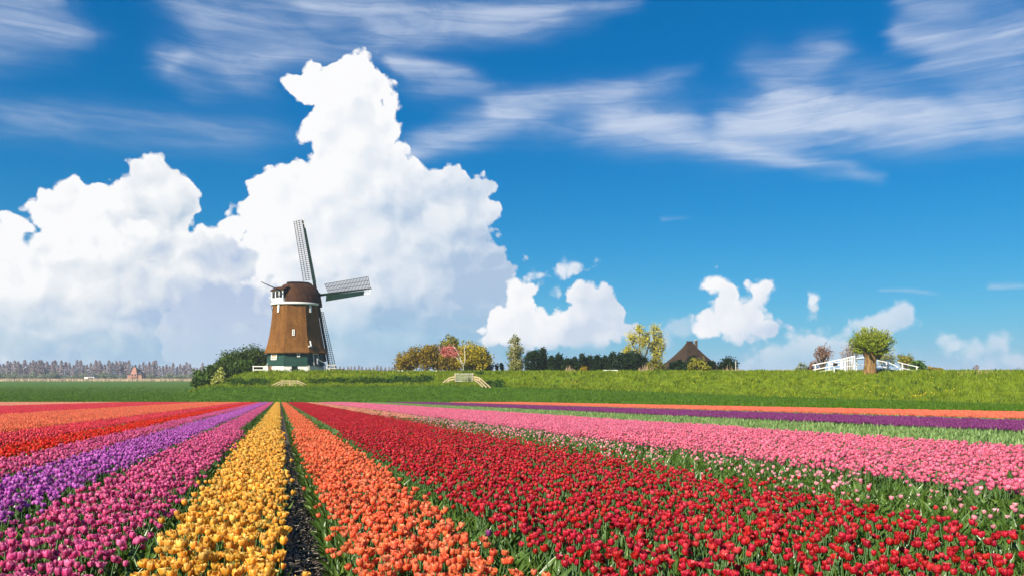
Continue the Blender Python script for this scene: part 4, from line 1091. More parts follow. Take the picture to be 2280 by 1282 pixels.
def pollard_willow():
    Y = 120.0; p = at(1938, 829, Y); g = Vector((p.x, Y, gz(p.x, Y) - .25)); k = Y / F
    T = thing('pollard_willow', g, 'stout pollard willow with a round leafy head on the dike crest', 'tree')
    z = lambda py: at(1938, py, Y).z - g.z
    x = lambda px: (px - 1938) * k
    R = np.random.default_rng(5)
    n = 22; rings = []
    for py, xl, xr in ((834, 1918, 1956), (826, 1922, 1953), (816, 1924, 1952), (806, 1925, 1952), (797, 1925.5, 1953), (790, 1923, 1957), (785, 1920, 1959), (781, 1922, 1956), (778, 1928, 1948)):
        c, r = (x(xl) + x(xr)) / 2, (x(xr) - x(xl)) / 2 * .87
        rings.append([(c + r * (1 + .09 * math.sin(5 * a + .6 * math.sin(py)) + .07 * math.sin(9 * a + py * .2) + R.normal(0, .025)) * math.cos(a),
                       r * (1 + .09 * math.sin(5 * a + 1) + R.normal(0, .025)) * math.sin(a), z(py) + R.normal(0, .02)) for a in [2 * math.pi * i / n for i in range(n)]])
    b = MB(); b.loft(rings, smooth=True)
    b.tube([(x(1950), -.2, z(795)), (x(1957), -.3, z(788)), (x(1962), -.3, z(784))], [.5, .42, .3], 8)
    b.build('trunk', M['willowbark'], T)
    b = MB(); pts, tint = [], []
    rnd = random.Random(9)
    for i in range(290):
        a = rnd.uniform(0, 2 * math.pi); el = math.radians(rnd.triangular(-18, 90, 55))
        d = Vector((math.cos(a) * math.cos(el), math.sin(a) * math.cos(el), math.sin(el)))
        st = Vector((x(1940) + d.x * .83, d.y * .83, z(786) + .28 * d.z))
        Lh = (2.2 + 1.5 * math.sin(el)) * rnd.uniform(.75, 1.06)
        en = st + d * Lh + Vector((0, 0, .45 * math.cos(el)))
        mid = st.lerp(en, .5) + Vector((rnd.gauss(0, .08), rnd.gauss(0, .08), -.05))
        b.tube([st, mid, en], [.03, .02, .008], 3, cap=False)
        tt = rnd.random()
        for j in range(38):
            t = rnd.uniform(.28, 1.0); q = (st.lerp(mid, t * 2) if t < .5 else mid.lerp(en, t * 2 - 1))
            pts.append(q + Vector((rnd.gauss(0, .07), rnd.gauss(0, .07), rnd.gauss(0, .07)))); tint.append(.6 * tt + .4 * rnd.random())
    b.build('withies', M['willowbark'], T)
    V, Fq = leaf_quads(np.array(pts), .10, None, 1.5, R)
    link('crown', np_mesh('crown', V, Fq, LM['willow'], {'tint': np.repeat(tint, 4)}), T)
pollard_willow()

# ------------------------------------------------------------------ far tree rows
def far_rows():
    zf = SOIL0 + SLOPE * FIELD_END
    protos = []
    for s in range(5):
        h = 13.2; R = np.random.default_rng(100 + s)
        n = 420; t = R.random(n); a = R.uniform(0, 2 * np.pi, n)
        r = 1.75 * np.sin(np.pi * np.clip(t * .86 + .12, 0, 1)) ** .7 * np.sqrt(R.random(n))
        P = np.stack([np.cos(a) * r, np.sin(a) * r, 2.0 + t * (h - 2)], 1)
        V, Fq = leaf_quads(P, .42, None, 1.6, R)
        crown = np_mesh('crown', V, Fq, LM['farpoplar'], {'tint': np.repeat(np.clip(R.random() * .3 + R.random(n) * .7, 0, 1), 4)})
        b = MB(); b.tube([(0, 0, -.5), (.1, 0, h * .6), (0, 0, h * .98)], [.2, .11, .03], 5)
        protos.append((crown, b.mesh('trunk', M['bark'])))
    def poplar(px, top, Y, lab, grp, k):
        p = at(px, 838, Y); g = Vector((p.x, Y, zf))
        T = thing('poplar', g, lab, 'tree', grp)
        s = ((HY - top) / F * Y - zf) / 13.2
        T.scale = (s * random.uniform(.9, 1.15), s, s); T.rotation_euler = (0, 0, random.uniform(0, 6))
        link('crown', protos[k % 5][0], T); link('trunk', protos[k % 5][1], T)
    random.seed(4)
    px, k = -60.0, 0
    while px < 452:
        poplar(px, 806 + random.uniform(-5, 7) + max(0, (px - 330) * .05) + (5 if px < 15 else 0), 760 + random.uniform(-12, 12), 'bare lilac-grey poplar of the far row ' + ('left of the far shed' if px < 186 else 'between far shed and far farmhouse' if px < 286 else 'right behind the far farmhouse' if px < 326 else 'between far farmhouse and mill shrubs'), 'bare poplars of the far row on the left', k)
        px += random.uniform(5.0, 9.5); k += 1
    px = 748.0
    while px < 900:
        poplar(px, 815 + random.uniform(-2, 2.5), 980 + random.uniform(-10, 10), 'faint bare poplar of the far row seen low between mill and bronze shrubs', 'faint far poplars right of the mill', k)
        px += random.uniform(6, 10); k += 1
    wp = []
    for s in range(4):
        R = random.Random(200 + s)
        lob = [(R.uniform(-2, 2), R.uniform(-2, 2), R.uniform(2.6, 5.4), R.uniform(1.8, 3.0), 2.4, R.uniform(1.6, 2.6)) for _ in range(5)] + [(0, 0, 2.0, 3.6, 3, 2.0)]
        c = crown_mesh('crown', lob, 900, .42, LM['farwillow'], 60, .3, .4, 1, 300 + s)
        b = MB(); limbs(b, (0, 0, -.5), [(l[0], l[1], l[2]) for l in lob], .25); wp.append((c, b.mesh('trunk', M['bark'])))
    px, k = -70.0, 0
    while px < 455:
        Y = 715 + random.uniform(-8, 8); p = at(px, 840, Y)
        if not (280 < px < 326 and True):
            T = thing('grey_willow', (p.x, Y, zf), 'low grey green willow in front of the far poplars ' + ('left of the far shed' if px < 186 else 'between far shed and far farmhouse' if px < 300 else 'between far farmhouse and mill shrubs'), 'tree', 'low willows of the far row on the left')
            s = random.uniform(.75, 1.2); T.scale = (s, s, s * random.uniform(.85, 1.1)); T.rotation_euler = (0, 0, random.uniform(0, 6))
            link('crown', wp[k % 4][0], T); link('trunk', wp[k % 4][1], T)
        px += random.uniform(9, 16); k += 1
    # pale reed belt before them
    R = np.random.default_rng(8); n = 9000; Y = R.uniform(640, 676, n); X = (R.uniform(-140, 470, n) - CX) / F * Y
    h = R.uniform(1.2, 2.3, n); w = R.uniform(.12, .3, n); a = R.uniform(0, np.pi, n); lean = R.normal(0, .15, (n, 2))
    dx, dy = np.cos(a) * w, np.sin(a) * w
    V = np.stack([np.stack([X - dx, Y - dy, np.full(n, zf - .1)], 1), np.stack([X + dx, Y + dy, np.full(n, zf - .1)], 1),
                  np.stack([X + dx * .5 + lean[:, 0], Y + dy * .5 + lean[:, 1], zf + h], 1), np.stack([X - dx * .5 + lean[:, 0], Y - dy * .5 + lean[:, 1], zf + h], 1)], 1).reshape(-1, 3)
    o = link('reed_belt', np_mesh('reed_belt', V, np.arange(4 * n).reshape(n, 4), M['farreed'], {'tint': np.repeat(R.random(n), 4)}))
    tag(o, 'long tan belt of reeds at the far edge of the meadow', 'reeds', None, 'stuff')
far_rows()

def blades(name, label, cat, spans, h0, h1, mat, n, seed, dens_w=.03):
    """upright reed or grass blades on the crest: spans of (px0, px1, Y)"""
    R = np.random.default_rng(seed); Vs = []
    for (xa, xb, Ya, Yb, hs) in spans:
        m = int(n * (xb - xa) / sum(s[1] - s[0] for s in spans))
        Y = R.uniform(Ya, Yb, m); X = (R.uniform(xa, xb, m) - CX) / F * Y; Z = ground_z(X, Y)[0] - .05
        t_ = (X / Y * F + CX - xa) / (xb - xa); h = R.uniform(h0 * .5, h1, m) * hs * (.45 + .75 * np.sin(np.pi * np.clip(t_, 0, 1)) * R.random(m)); a = R.uniform(0, np.pi, m); w = dens_w * R.uniform(.6, 1.6, m); l = R.normal(0, .12, (m, 2)) * h[:, None]
        dx, dy = np.cos(a) * w, np.sin(a) * w
        Vs.append(np.stack([np.stack([X - dx, Y - dy, Z], 1), np.stack([X + dx, Y + dy, Z], 1), np.stack([X + dx * .4 + l[:, 0], Y + dy * .4 + l[:, 1], Z + h], 1), np.stack([X - dx * .4 + l[:, 0], Y - dy * .4 + l[:, 1], Z + h], 1)], 1).reshape(-1, 3))
    V = np.concatenate(Vs); n = len(V) // 4
    o = link(name, np_mesh(name, V, np.arange(4 * n).reshape(n, 4), mat, {'tint': np.repeat(R.random(n), 4)}))
    tag(o, label, cat, None, 'stuff')
blades('reeds', 'tall tan reeds on the crest left of the farmhouse', 'reeds', [(1421, 1456, 142, 145, 1)], .7, 1.9, M['reed'], 170, 1, .028)
blades('reeds', 'tan reeds on the crest below the round dark evergreen', 'reeds', [(1608, 1655, 134, 138, 1), (1655, 1700, 132, 135, .5)], .6, 1.7, M['reed'], 220, 2, .025)
blades('reeds', 'pale tan grass tuft in front of the conifer hedge', 'grass', [(1258, 1281, 146, 149, 1)], .6, 1.7, M['reed'], 80, 3, .028)
blades('reeds', 'thin tan seed stalks along the right end of the crest', 'grass', [(2110, 2300, 112, 116, 1)], .2, .75, M['reed'], 420, 4, .02)
def scatter_flowers(name, label, spans, mat, size, seed):
    R = np.random.default_rng(seed); P = []
    for xa, xb, pa, pb, n in spans:
        for _ in range(n):
            q = on_ground(R.uniform(xa, xb), R.uniform(pa, pb), 108, 172); P.append((q.x, q.y, q.z + R.uniform(.18, .42)))
    V, Fq = leaf_quads(np.array(P), size, np.array([[0, -.6, .8]]), .8, R)
    tag(link(name, np_mesh(name, V, Fq, mat, {'tint': np.repeat(R.random(len(P)), 4)})), label, 'flowers', None, 'stuff')
scatter_flowers('white_flowers', 'white flower heads along the foot of the bronze shrubs', [(882, 900, 827, 829, 26), (905, 945, 827, 829, 60), (965, 985, 827.5, 829, 14)], M['daisy'], .13, 5)
scatter_flowers('dandelions', 'yellow dandelions scattered over the grassy dike', [(1250, 1295, 846, 862, 90), (1300, 1700, 830, 868, 200), (1700, 2280, 835, 890, 620), (1880, 1990, 850, 868, 110), (2030, 2060, 890, 898, 70), (1550, 1570, 832, 845, 40), (740, 980, 829, 838, 170), (600, 760, 832, 852, 60)], M['dandelion'], .085, 6)
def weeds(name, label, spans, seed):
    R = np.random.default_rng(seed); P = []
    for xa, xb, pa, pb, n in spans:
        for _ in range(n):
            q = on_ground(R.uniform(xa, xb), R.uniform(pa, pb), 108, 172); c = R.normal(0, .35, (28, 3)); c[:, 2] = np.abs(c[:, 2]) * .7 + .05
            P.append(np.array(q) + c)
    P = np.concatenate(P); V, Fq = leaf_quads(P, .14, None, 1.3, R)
    tag(link(name, np_mesh(name, V, Fq, LM['shade_and_tussock'], {'tint': np.repeat(R.random(len(P)), 4)})), label, 'weeds', None, 'stuff')
LM['shade_and_tussock'] = leafy('shade_and_tussock_leaf', (0.012, 0.042, 0.004), (0.045, 0.11, 0.010), .2, spec=.1)  # dark green: shade put into the weed patches' colour, tussocks share it
weeds('shade_weeds', 'dark lush weeds also standing in for shade along the dike foot between mill and gate', [(745, 900, 845, 853, 90), (880, 960, 841, 852, 70), (690, 745, 846, 853, 30), (510, 600, 846, 858, 60)], 3)
weeds('shade_weeds', 'dark weeds standing in for shade right of the field gate wing', [(1086, 1116, 850, 861, 40), (1055, 1075, 829, 834, 12)], 4)
def sandy_path():
    pts = [on_ground(x, y, 120, 170) for x, y in ((1162, 828.5), (1176, 829), (1192, 830), (1206, 831.5))]
    b = MB()
    L = [q + Vector((0, -1.0, .06)) for q in pts] + [q + Vector((0, 1.0, .06)) for q in reversed(pts)]
    for i in range(3): b.add([L[i], L[i + 1], L[6 - i], L[7 - i]], [(0, 1, 2, 3)])
    tag(b.build('path', M['sand']), 'short sandy path on the dike crest below the slim poplar', 'path', None, 'structure')
sandy_path()

# ------------------------------------------------------------------ tulips
TUL = {  # petal colours: middle, edge (own tone plus painted-in rim highlights), base
    'magenta': ((0.58, 0.020, 0.16), (0.93, 0.27, 0.48), (0.45, 0.10, 0.20)),
    'purple': ((0.43, 0.030, 0.36), (0.78, 0.29, 0.72), (0.36, 0.12, 0.42)),
    'yellow': ((0.82, 0.32, 0.012), (0.97, 0.72, 0.17), (0.75, 0.45, 0.05)),
    'orange': ((0.86, 0.11, 0.035), (0.97, 0.36, 0.16), (0.85, 0.30, 0.06)),
    'red': ((0.42, 0.003, 0.013), (0.80, 0.055, 0.075), (0.40, 0.02, 0.03)),
    'vermilion': ((0.68, 0.018, 0.010), (0.92, 0.075, 0.030), (0.70, 0.08, 0.03)),
    'coral': ((0.80, 0.13, 0.055), (0.96, 0.33, 0.17), (0.85, 0.3, 0.1)),
    'rose_red': ((0.68, 0.028, 0.055), (0.90, 0.12, 0.15), (0.7, 0.1, 0.1)),
    'peach': ((0.82, 0.30, 0.17), (0.93, 0.50, 0.34), (0.9, 0.4, 0.2)),
    'pink': ((0.80, 0.095, 0.20), (0.95, 0.38, 0.50), (0.9, 0.4, 0.42)),
    'light_pink': ((0.85, 0.26, 0.32), (0.95, 0.55, 0.58), (0.9, 0.7, 0.6)),
    'plum': ((0.20, 0.022, 0.14), (0.38, 0.09, 0.29), (0.15, 0.05, 0.15)),
    'salmon': ((0.87, 0.15, 0.075), (0.97, 0.33, 0.19), (0.9, 0.3, 0.15)),
}
PM = {k: petal_mat(k + '_petal', *v) for k, v in TUL.items()}

BS = {'red': .76, 'magenta': .82, 'orange': .78, 'purple': .82, 'yellow': .84, 'pink': .82, 'vermilion': .85, 'light_pink': .85}   # bloom size by kind
def petal_grid(phi, R0, H, open_, width, tip, rows=(0, .12, .34, .6, .82, 1.0), cols=(-1, -.55, 0, .55, 1), rin=1.0, jit=0.0, rn=None):
    vs, uv, fs = [], [], []
    for s in rows:
        prof = float(np.interp(s, [0, .12, .34, .6, .82, 1], [.18, .62, .95, 1.0, 1.0 + open_ * .5, .86 + open_]))
        wd = width * float(np.interp(s, [0, .12, .34, .6, .82, 1], [.35, .70, 1.0, .98, .72, tip]))
        for t in cols:
            a = phi + t * wd
            r = R0 * rin * prof * (1 - .10 * t * t * (1 if s > .2 else 0)) + (.0015 if abs(t) < .1 and s > .3 else 0)
            z = H * s + (-H * .07 * abs(t) if s == 1 else 0)
            if rn is not None and s > .5: r += rn.gauss(0, jit); z += rn.gauss(0, jit)
            vs.append((r * math.cos(a), r * math.sin(a), z)); uv.append((t * .5 + .5, s))
    nc = len(cols)
    for i in range(len(rows) - 1):
        for j in range(nc - 1):
            fs.append((i * nc + j, i * nc + j + 1, (i + 1) * nc + j + 1, (i + 1) * nc + j))
    return vs, uv, fs

def merge(parts):
    V, U, Fc, mi, base = [], [], [], [], 0
    for vs, uv, fs, m in parts:
        V += list(vs); U += list(uv); Fc += [tuple(base + i for i in f) for f in fs]; mi += [m] * len(fs); base += len(vs)
    return np.array(V), np.array(U), np.array(Fc), np.array(mi)

VARS = [  # radius, height, openness, petal half width, tip width
    (.0285, .060, -.08, 1.00, .26), (.0300, .056, .10, .92, .40), (.0270, .064, -.24, 1.02, .20), (.0320, .052, .24, .86, .46), (.0310, .045, .50, .74, .50), (.0205, .052, -.34, 1.02, .15)]
STEM_H = .365
PS = .62                             # all plants of the field at this size

def bloom_parts(v, lod, seed, outer=True, inner=True):
    R0, H, op, w, tip = VARS[v]; rn = random.Random(seed); out = []
    rows = (0, .12, .34, .6, .82, 1.0) if lod == 0 else (0, .3, .7, 1.0)
    cols = (-1, -.5, 0, .5, 1) if lod == 0 else (-1, 0, 1)
    if inner:
        for k in range(3): out.append((*petal_grid(k * 2.094 + 1.047, R0 * .92, H * 1.02, op - .05, w, tip, rows, cols, 1.0, .0028, rn), 0))
    if outer:
        for k in range(3): out.append((*petal_grid(k * 2.094, R0, H * .96, op + .03, w, tip, rows, cols, 1.0, .0016, rn), 0))
    return out

def stem_part(h=STEM_H, r=.0034, bend=.012):
    vs, uv, fs = [], [], []
    for i, t in enumerate((0, .5, 1)):
        for j in range(4):
            a = j * math.pi / 2; vs.append((r * math.cos(a) + bend * math.sin(math.pi * t), r * math.sin(a), h * t + (.004 if t == 1 else 0))); uv.append((0, t))
    for i in range(2):
        for j in range(4): k = (j + 1) % 4; fs.append((i * 4 + j, i * 4 + k, i * 4 + 4 + k, i * 4 + 4 + j))
    return vs, uv, fs

def leaf_part(phi, L, W, lean, curl, twist=0.0, seg=5):
    """a long tulip leaf folded along its middle"""
    vs, uv, fs = [], [], []
    d = np.array([math.cos(phi), math.sin(phi), 0]); s = np.array([-math.sin(phi), math.cos(phi), 0])
    p = np.array([0, 0, 0.0]); ang = lean
    for i in range(seg + 1):
        t = i / seg; w = W * (math.sin(math.pi * min(1, t * .8 + .2)) ** .8 if t < 1 else .04) * (1 if t > 0 else .6)
        nrm = -d * math.sin(ang - .0) * 0 + np.array([0, 0, 1]) * math.sin(ang) + -d * math.cos(ang)
        side = s * math.cos(twist * t) + nrm * math.sin(twist * t)
        fold = nrm * w * .55
        for q in (-1, 0, 1): vs.append(tuple(p + side * q * w + (fold if q else 0))); uv.append((q * .5 + .5, t))
        p = p + (d * math.sin(ang) + np.array([0, 0, 1]) * math.cos(ang)) * (L / seg); ang += curl / seg
    for i in range(seg):
        for j in range(2): fs.append((i * 3 + j, i * 3 + j + 1, i * 3 + 4 + j, i * 3 + 3 + j))
    return vs, uv, fs

def lift(part, dz=0.0, dx=0.0, dy=0.0):
    vs, uv, fs, m = part
    return [(x + dx, y + dy, z + dz) for x, y, z in vs], uv, fs, m

def tulip_mesh(color, v, seed, leaves=2, leafmat='tulipleaf', lean=(.10, .35)):
    rn = random.Random(seed); k = BS.get(color, 1.0); parts = [lift(([(a * k, b * k, c * k) for a, b, c in p[0]], *p[1:]), STEM_H) for p in bloom_parts(v, 0, seed)]
    parts.append((*stem_part(), 1))
    for k in range(leaves):
        parts.append((*leaf_part(rn.uniform(0, 6.28), rn.uniform(.24, .36), rn.uniform(.016, .026), rn.uniform(*lean), rn.uniform(.2, .9) * (lean[1] / .35), rn.uniform(-.5, .5), 4), 2))
    V, U, Fc, mi = merge(parts)
    rr = np.random.default_rng(seed)
    return np_mesh(color + '_tulip', V, Fc, [PM[color], M['stem'], M[leafmat]], {'tint': np.where(V[:, 2] < .36, rr.random(len(V)) * .6, 0)}, U, True, mi)

def cluster_mesh(color, seed, nb=16, size=.36, leafmat='tulipleaf', nleaf=5, empty=0):
    rn = random.Random(seed); V, U, Fc, mi, ti, base = [], [], [], [], [], 0
    g = int(math.ceil(math.sqrt(nb)))
    for i in range(nb):
        x = ((i % g) + .5) / g - .5 + rn.uniform(-.12, .12); y = ((i // g) + .5) / g - .5 + rn.uniform(-.12, .12)
        x *= size; y *= size; dz = STEM_H + rn.gauss(0, .018); tt = rn.random(); k = rn.uniform(.88, 1.12) * BS.get(color, 1.0)
        for p in bloom_parts(rn.randrange(4), 1, rn.random(), inner=False):
            vs, uv, fs, m = p; V += [(a * k * 1.05 + x, b * k * 1.05 + y, c * k + dz) for a, b, c in vs]; U += uv; Fc += [tuple(base + q for q in f) for f in fs]; mi += [0] * len(fs); ti += [tt] * len(vs); base += len(vs)
        a = V[-1]; r = .004
        vs = [(x - r, y, .12), (x + r, y, .12), (x + r, y, dz + .005), (x - r, y, dz + .005)]
        V += vs; U += [(0, 0)] * 4; Fc.append(tuple(base + q for q in range(4))); mi.append(1); ti += [tt] * 4; base += 4
    for i in range(nleaf):
        vs, uv, fs = leaf_part(rn.uniform(0, 6.28), rn.uniform(.26, .36), rn.uniform(.02, .03), rn.uniform(.1, .4), rn.uniform(.2, .8), 0, 2)
        x, y = rn.uniform(-.5, .5) * size, rn.uniform(-.5, .5) * size; tt = rn.random()
        V += [(a + x, b + y, c) for a, b, c in vs]; U += uv; Fc += [tuple(base + q for q in f) for f in fs]; mi += [2] * len(fs); ti += [tt] * len(vs); base += len(vs)
    return np_mesh(color + '_tulips', np.array(V), np.array(Fc), [PM[color], M['stem'], M[leafmat]], {'tint': np.array(ti)}, np.array(U), False, np.array(mi))

def leaves_mesh(seed, n=4, L=(.22, .36), W=(.018, .03), lean=(.1, .6), mat='tulipleaf'):
    rn = random.Random(seed)
    parts = [(*leaf_part(rn.uniform(0, 6.28), rn.uniform(*L), rn.uniform(*W), rn.uniform(*lean), rn.uniform(.2, 1.1), rn.uniform(-.7, .7), 5), 0) for _ in range(n)]
    V, U, Fc, mi = merge(parts); rr = np.random.default_rng(seed)
    t = np.concatenate([np.full(len(p[0]), rn.random()) for p in parts])
    return np_mesh('tulip_leaves', V, Fc, [M[mat]], {'tint': t}, U, True)

def proto_set(meshes, name):
    c = bpy.data.collections.new(name)
    for i, me in enumerate(meshes):
        o = bpy.data.objects.new(me.name, me); c.objects.link(o)
    return c

def scatter(name, label, cat, pts, coll, n_var, seed, scale=(.85, 1.15), tilt=.10, sc_arr=None, ps=PS):
    """many small plants nobody could count: one object that instances the given plants on its points"""
    pts = np.asarray(pts, np.float32); n = len(pts)
    if n == 0: return
    R = np.random.default_rng(seed)
    me = bpy.data.meshes.new(name); me.vertices.add(n); me.vertices.foreach_set('co', pts.ravel())
    rot = np.stack([R.normal(0, tilt, n), R.normal(0, tilt, n), R.uniform(0, 6.283, n)], 1).astype(np.float32)
    a = me.attributes.new('turn', 'FLOAT_VECTOR', 'POINT'); a.data.foreach_set('vector', rot.ravel())
    s = (R.uniform(*scale, n) * ps).astype(np.float32)
    a = me.attributes.new('size', 'FLOAT', 'POINT'); a.data.foreach_set('value', s)
    a = me.attributes.new('pick', 'INT', 'POINT'); a.data.foreach_set('value', R.integers(0, n_var, n).astype(np.int32))
    o = link(name, me); tag(o, label, cat, None, 'stuff')
    g = bpy.data.node_groups.new(name, 'GeometryNodeTree')
    g.interface.new_socket('Geometry', in_out='INPUT', socket_type='NodeSocketGeometry'); g.interface.new_socket('Geometry', in_out='OUTPUT', socket_type='NodeSocketGeometry')
    gi, go = g.nodes.new('NodeGroupInput'), g.nodes.new('NodeGroupOutput')
    ip = g.nodes.new('GeometryNodeInstanceOnPoints'); ci = g.nodes.new('GeometryNodeCollectionInfo')
    ci.inputs['Collection'].default_value = coll; ci.inputs['Separate Children'].default_value = True; ci.inputs['Reset Children'].default_value = True
    def named(nm, dt):
        q = g.nodes.new('GeometryNodeInputNamedAttribute'); q.data_type = dt; q.inputs['Name'].default_value = nm; return q.outputs['Attribute']
    L = g.links.new
    L(gi.outputs[0], ip.inputs['Points']); L(ci.outputs[0], ip.inputs['Instance']); ip.inputs['Pick Instance'].default_value = True
    L(named('pick', 'INT'), ip.inputs['Instance Index']); L(named('turn', 'FLOAT_VECTOR'), ip.inputs['Rotation']); L(named('size', 'FLOAT'), ip.inputs['Scale'])
    L(ip.outputs[0], go.inputs[0])
    o.modifiers.new('plants', 'NODES').node_group = g
    return o

def field_points(c0, c1, y0, y1, d, seed, jit=.38, keep=None, margin=1.4, edge=.03):
    """jittered grid between two row lines, only where some camera near the photograph's could see it"""
    R = np.random.default_rng(seed)
    ys = np.arange(y0, y1, d); out = []
    for Y in ys:
        lo = max(c0, -0.70 * Y - margin - KROW * Y); hi = min(c1, 0.70 * Y + margin - KROW * Y)
        if hi <= lo: continue
        a = c0 + np.ceil((lo - c0) / d) * d
        cs = np.arange(a + d * .5, hi, d)
        if len(cs) == 0: continue
        cs = cs + R.uniform(-jit, jit, len(cs)) * d; yy = Y + R.uniform(-jit, jit, len(cs)) * d
        out.append(np.stack([cs, yy], 1))
    if not out: return np.zeros((0, 2))
    q = np.concatenate(out)
    q = q[(q[:, 0] > c0 - edge) & (q[:, 0] < c1 + edge)]
    if keep is not None: q = q[R.random(len(q)) < keep(q[:, 0], q[:, 1])]
    return q

def to_world(q, dz=0.0):
    return np.stack([q[:, 0] + KROW * q[:, 1], q[:, 1], SOIL0 + SLOPE * q[:, 1] + .03 + dz], 1)

def patchy(q, s, seed):
    """smooth 0..1 value over the field, for gaps"""
    c, y = q
    return .5 + .5 * np.sin(c * s + 1.7 * np.sin(y * s * .31 + seed)) * np.sin(y * s * .37 + seed * 2 + 1.3 * np.sin(c * s * .8))

NEAR, MID = 15.0, FIELD_END
# name, colour, edges across the rows, near spacing, thinning, label
def red_keep(c, y): return np.where(c > 2.4, .80 - .25 * (c - 2.4), .93) * np.where(patchy((c, y), 5.0, 2) > .93, .35, 1)
BEDS = [
    ('magenta', -1.32, -.65, .072, None, 'magenta tulips of the bed left of the yellow one, by the leafy strip', 'bed next left of the yellow bed'),
    ('purple', -2.15, -1.42, .072, None, 'violet purple tulips of the bed between two magenta beds', 'violet bed'),
    ('magenta', -2.80, -2.20, .072, None, 'magenta tulips of the thin bed between the violet and vermilion beds', 'magenta bed beyond the violet bed'),
    ('yellow', -.517, .035, .055, None, 'golden yellow tulips of the bed beside the bare soil path', 'golden yellow bed'),
    ('orange', .265, .885, .058, None, 'orange tulips of the bed right of the bare soil path', 'orange bed'),
    ('red', 1.06, 3.40, .074, red_keep, 'deep red tulips of the wide bed right of the orange one', 'wide red bed'),
    ('vermilion', -3.55, -2.86, .075, None, 'vermilion tulips of the narrow bed edging the magenta one', 'vermilion bed'),
    ('rose_red', -4.80, -3.62, .085, None, 'bright red tulips of the bed beyond the vermilion ones', 'bright red bed'),
    ('coral', -6.30, -4.92, .09, None, 'coral orange tulips of the nearer of two coral beds', 'near coral bed'),
    ('coral', -10.0, -6.42, .10, None, 'coral orange tulips of the broad farther coral bed', 'far coral bed'),
    ('rose_red', -20.0, -10.1, .10, None, 'rose red tulips of the broad bed behind the coral ones', 'rose red bed'),
    ('peach', FIELD_LEFT, -20.1, .10, None, 'pale peach tulips at the far left of the field', 'peach bed'),
    ('pink', 4.95, 9.5, .085, None, 'pink tulips of the broad pink bed at the right', 'pink bed'),
    ('plum', 14.0, 19.8, .10, None, 'dark plum purple tulips of the far right band', 'plum band'),
    ('salmon', 22.3, 31.5, .10, None, 'salmon orange tulips of the farthest right band below the dike', 'salmon band'),
]
ALONE = 300
near_pts, near_col, near_bed = [], [], []
sets = {}
def tulip_set(color):
    if color not in sets:
        sets[color] = (proto_set([tulip_mesh(color, (0, 1, 2, 3, 0, 1, 3, 4, 5)[v], 500 + v, 1 if color == 'yellow' else 2, lean=(.03, .16) if color == 'yellow' else (.10, .35)) for v in range(9)], color + ' plants'), proto_set([cluster_mesh(color, 700 + v) for v in range(4)], color + ' groups'))
    return sets[color]
bed_near = []
for bi, (color, c0, c1, d, keep, label, where) in enumerate(BEDS):
    q = field_points(c0 + .02, c1 - .02, 1.9, NEAR, d * .63, 900 + bi, keep=lambda c, y, k=keep: (1 if k is None else k(c, y)) * np.interp(y, [2.5, 5, 9], [.70, .78, .88]) * np.where(patchy((c, y), 16.0, 3) > .88, .45, 1))
    # ragged bed edges
    R = np.random.default_rng(1200 + bi)
    if len(q): q = q[(q[:, 0] - c0 > R.uniform(-.02, .05, len(q))) & (c1 - q[:, 0] > R.uniform(-.02, .05, len(q)))]
    bed_near.append(q)
# the plants that show largest in the photograph stand alone
allq = np.concatenate(bed_near); owner = np.concatenate([np.full(len(q), i) for i, q in enumerate(bed_near)])
Wp = to_world(allq); py = HY - (Wp[:, 2] + .245) / Wp[:, 1] * F; px = CX + F * Wp[:, 0] / Wp[:, 1]
vis = (px > -15) & (px < 2295) & (py < 1290)
order = np.where(vis)[0][np.argsort(Wp[vis, 1])][:ALONE - 9]
alone = np.zeros(len(allq), bool); alone[order] = True

def single_parts(color):
    out = []
    for v in range(6):
        V, U, Fc, mi = merge(bloom_parts(v, 0, 40 + v, outer=False)); bl = np_mesh('bloom', V, Fc, PM[color], None, U, True)
        R0, H, op, w, tip = VARS[v]; pets = []
        for k in range(3):
            vs, uv, fs = petal_grid(0, R0, H * .96, op + .03, w, tip, jit=.0016, rn=random.Random(v * 7 + k)); pets.append(np_mesh('petal', vs, fs, PM[color], None, uv, True))
        vs, uv, fs = stem_part(bend=.012 * (v % 3 - 1)); st = np_mesh('stem', vs, fs, M['stem'], None, uv, True)
        rn = random.Random(60 + v); lv = []
        for k in range(2):
            vs, uv, fs = leaf_part(0, rn.uniform(.25, .36), rn.uniform(.017, .026), rn.uniform(.10, .32), rn.uniform(.2, .8), rn.uniform(-.5, .5)); lv.append(np_mesh('leaf', vs, fs, M['tulipleaf'], {'tint': np.full(len(vs), rn.random())}, uv, True))
        out.append((bl, pets, st, lv))
    return out
singles = {}
srn = random.Random(77)
LOOKS = ('closed', 'half open', 'slim pointed', 'wide open', 'flat open', 'small budding')
def tulip(color, c, y, label, group, size=1.0, bend=.16):
    if color not in singles: singles[color] = single_parts(color)
    v = srn.choice((0, 1, 2, 3, 0, 1, 3, 4, 5)); bl, pets, st, lv = singles[color][v]
    X = c + KROW * y; Z = SOIL0 + SLOPE * y + .03
    if group: label = LOOKS[v] + ' ' + label
    T = thing('tulip', (X, y, Z), label, 'tulip', group)
    T.rotation_euler = (srn.gauss(0, bend), srn.gauss(0, bend), srn.uniform(0, 6.28))
    s = size * PS * srn.uniform(.84, 1.14); T.scale = (s, s, s)
    link('stem', st, T)
    for k in range(2): link('leaf', lv[k], T, None, (0, 0, srn.uniform(0, 6.28)))
    B = link('bloom', bl, T, (0, 0, STEM_H)); B.scale = (BS.get(color, 1.0),) * 3
    for k in range(3): link('petal', pets[k], B, None, (0, 0, k * 2.094))
    return T
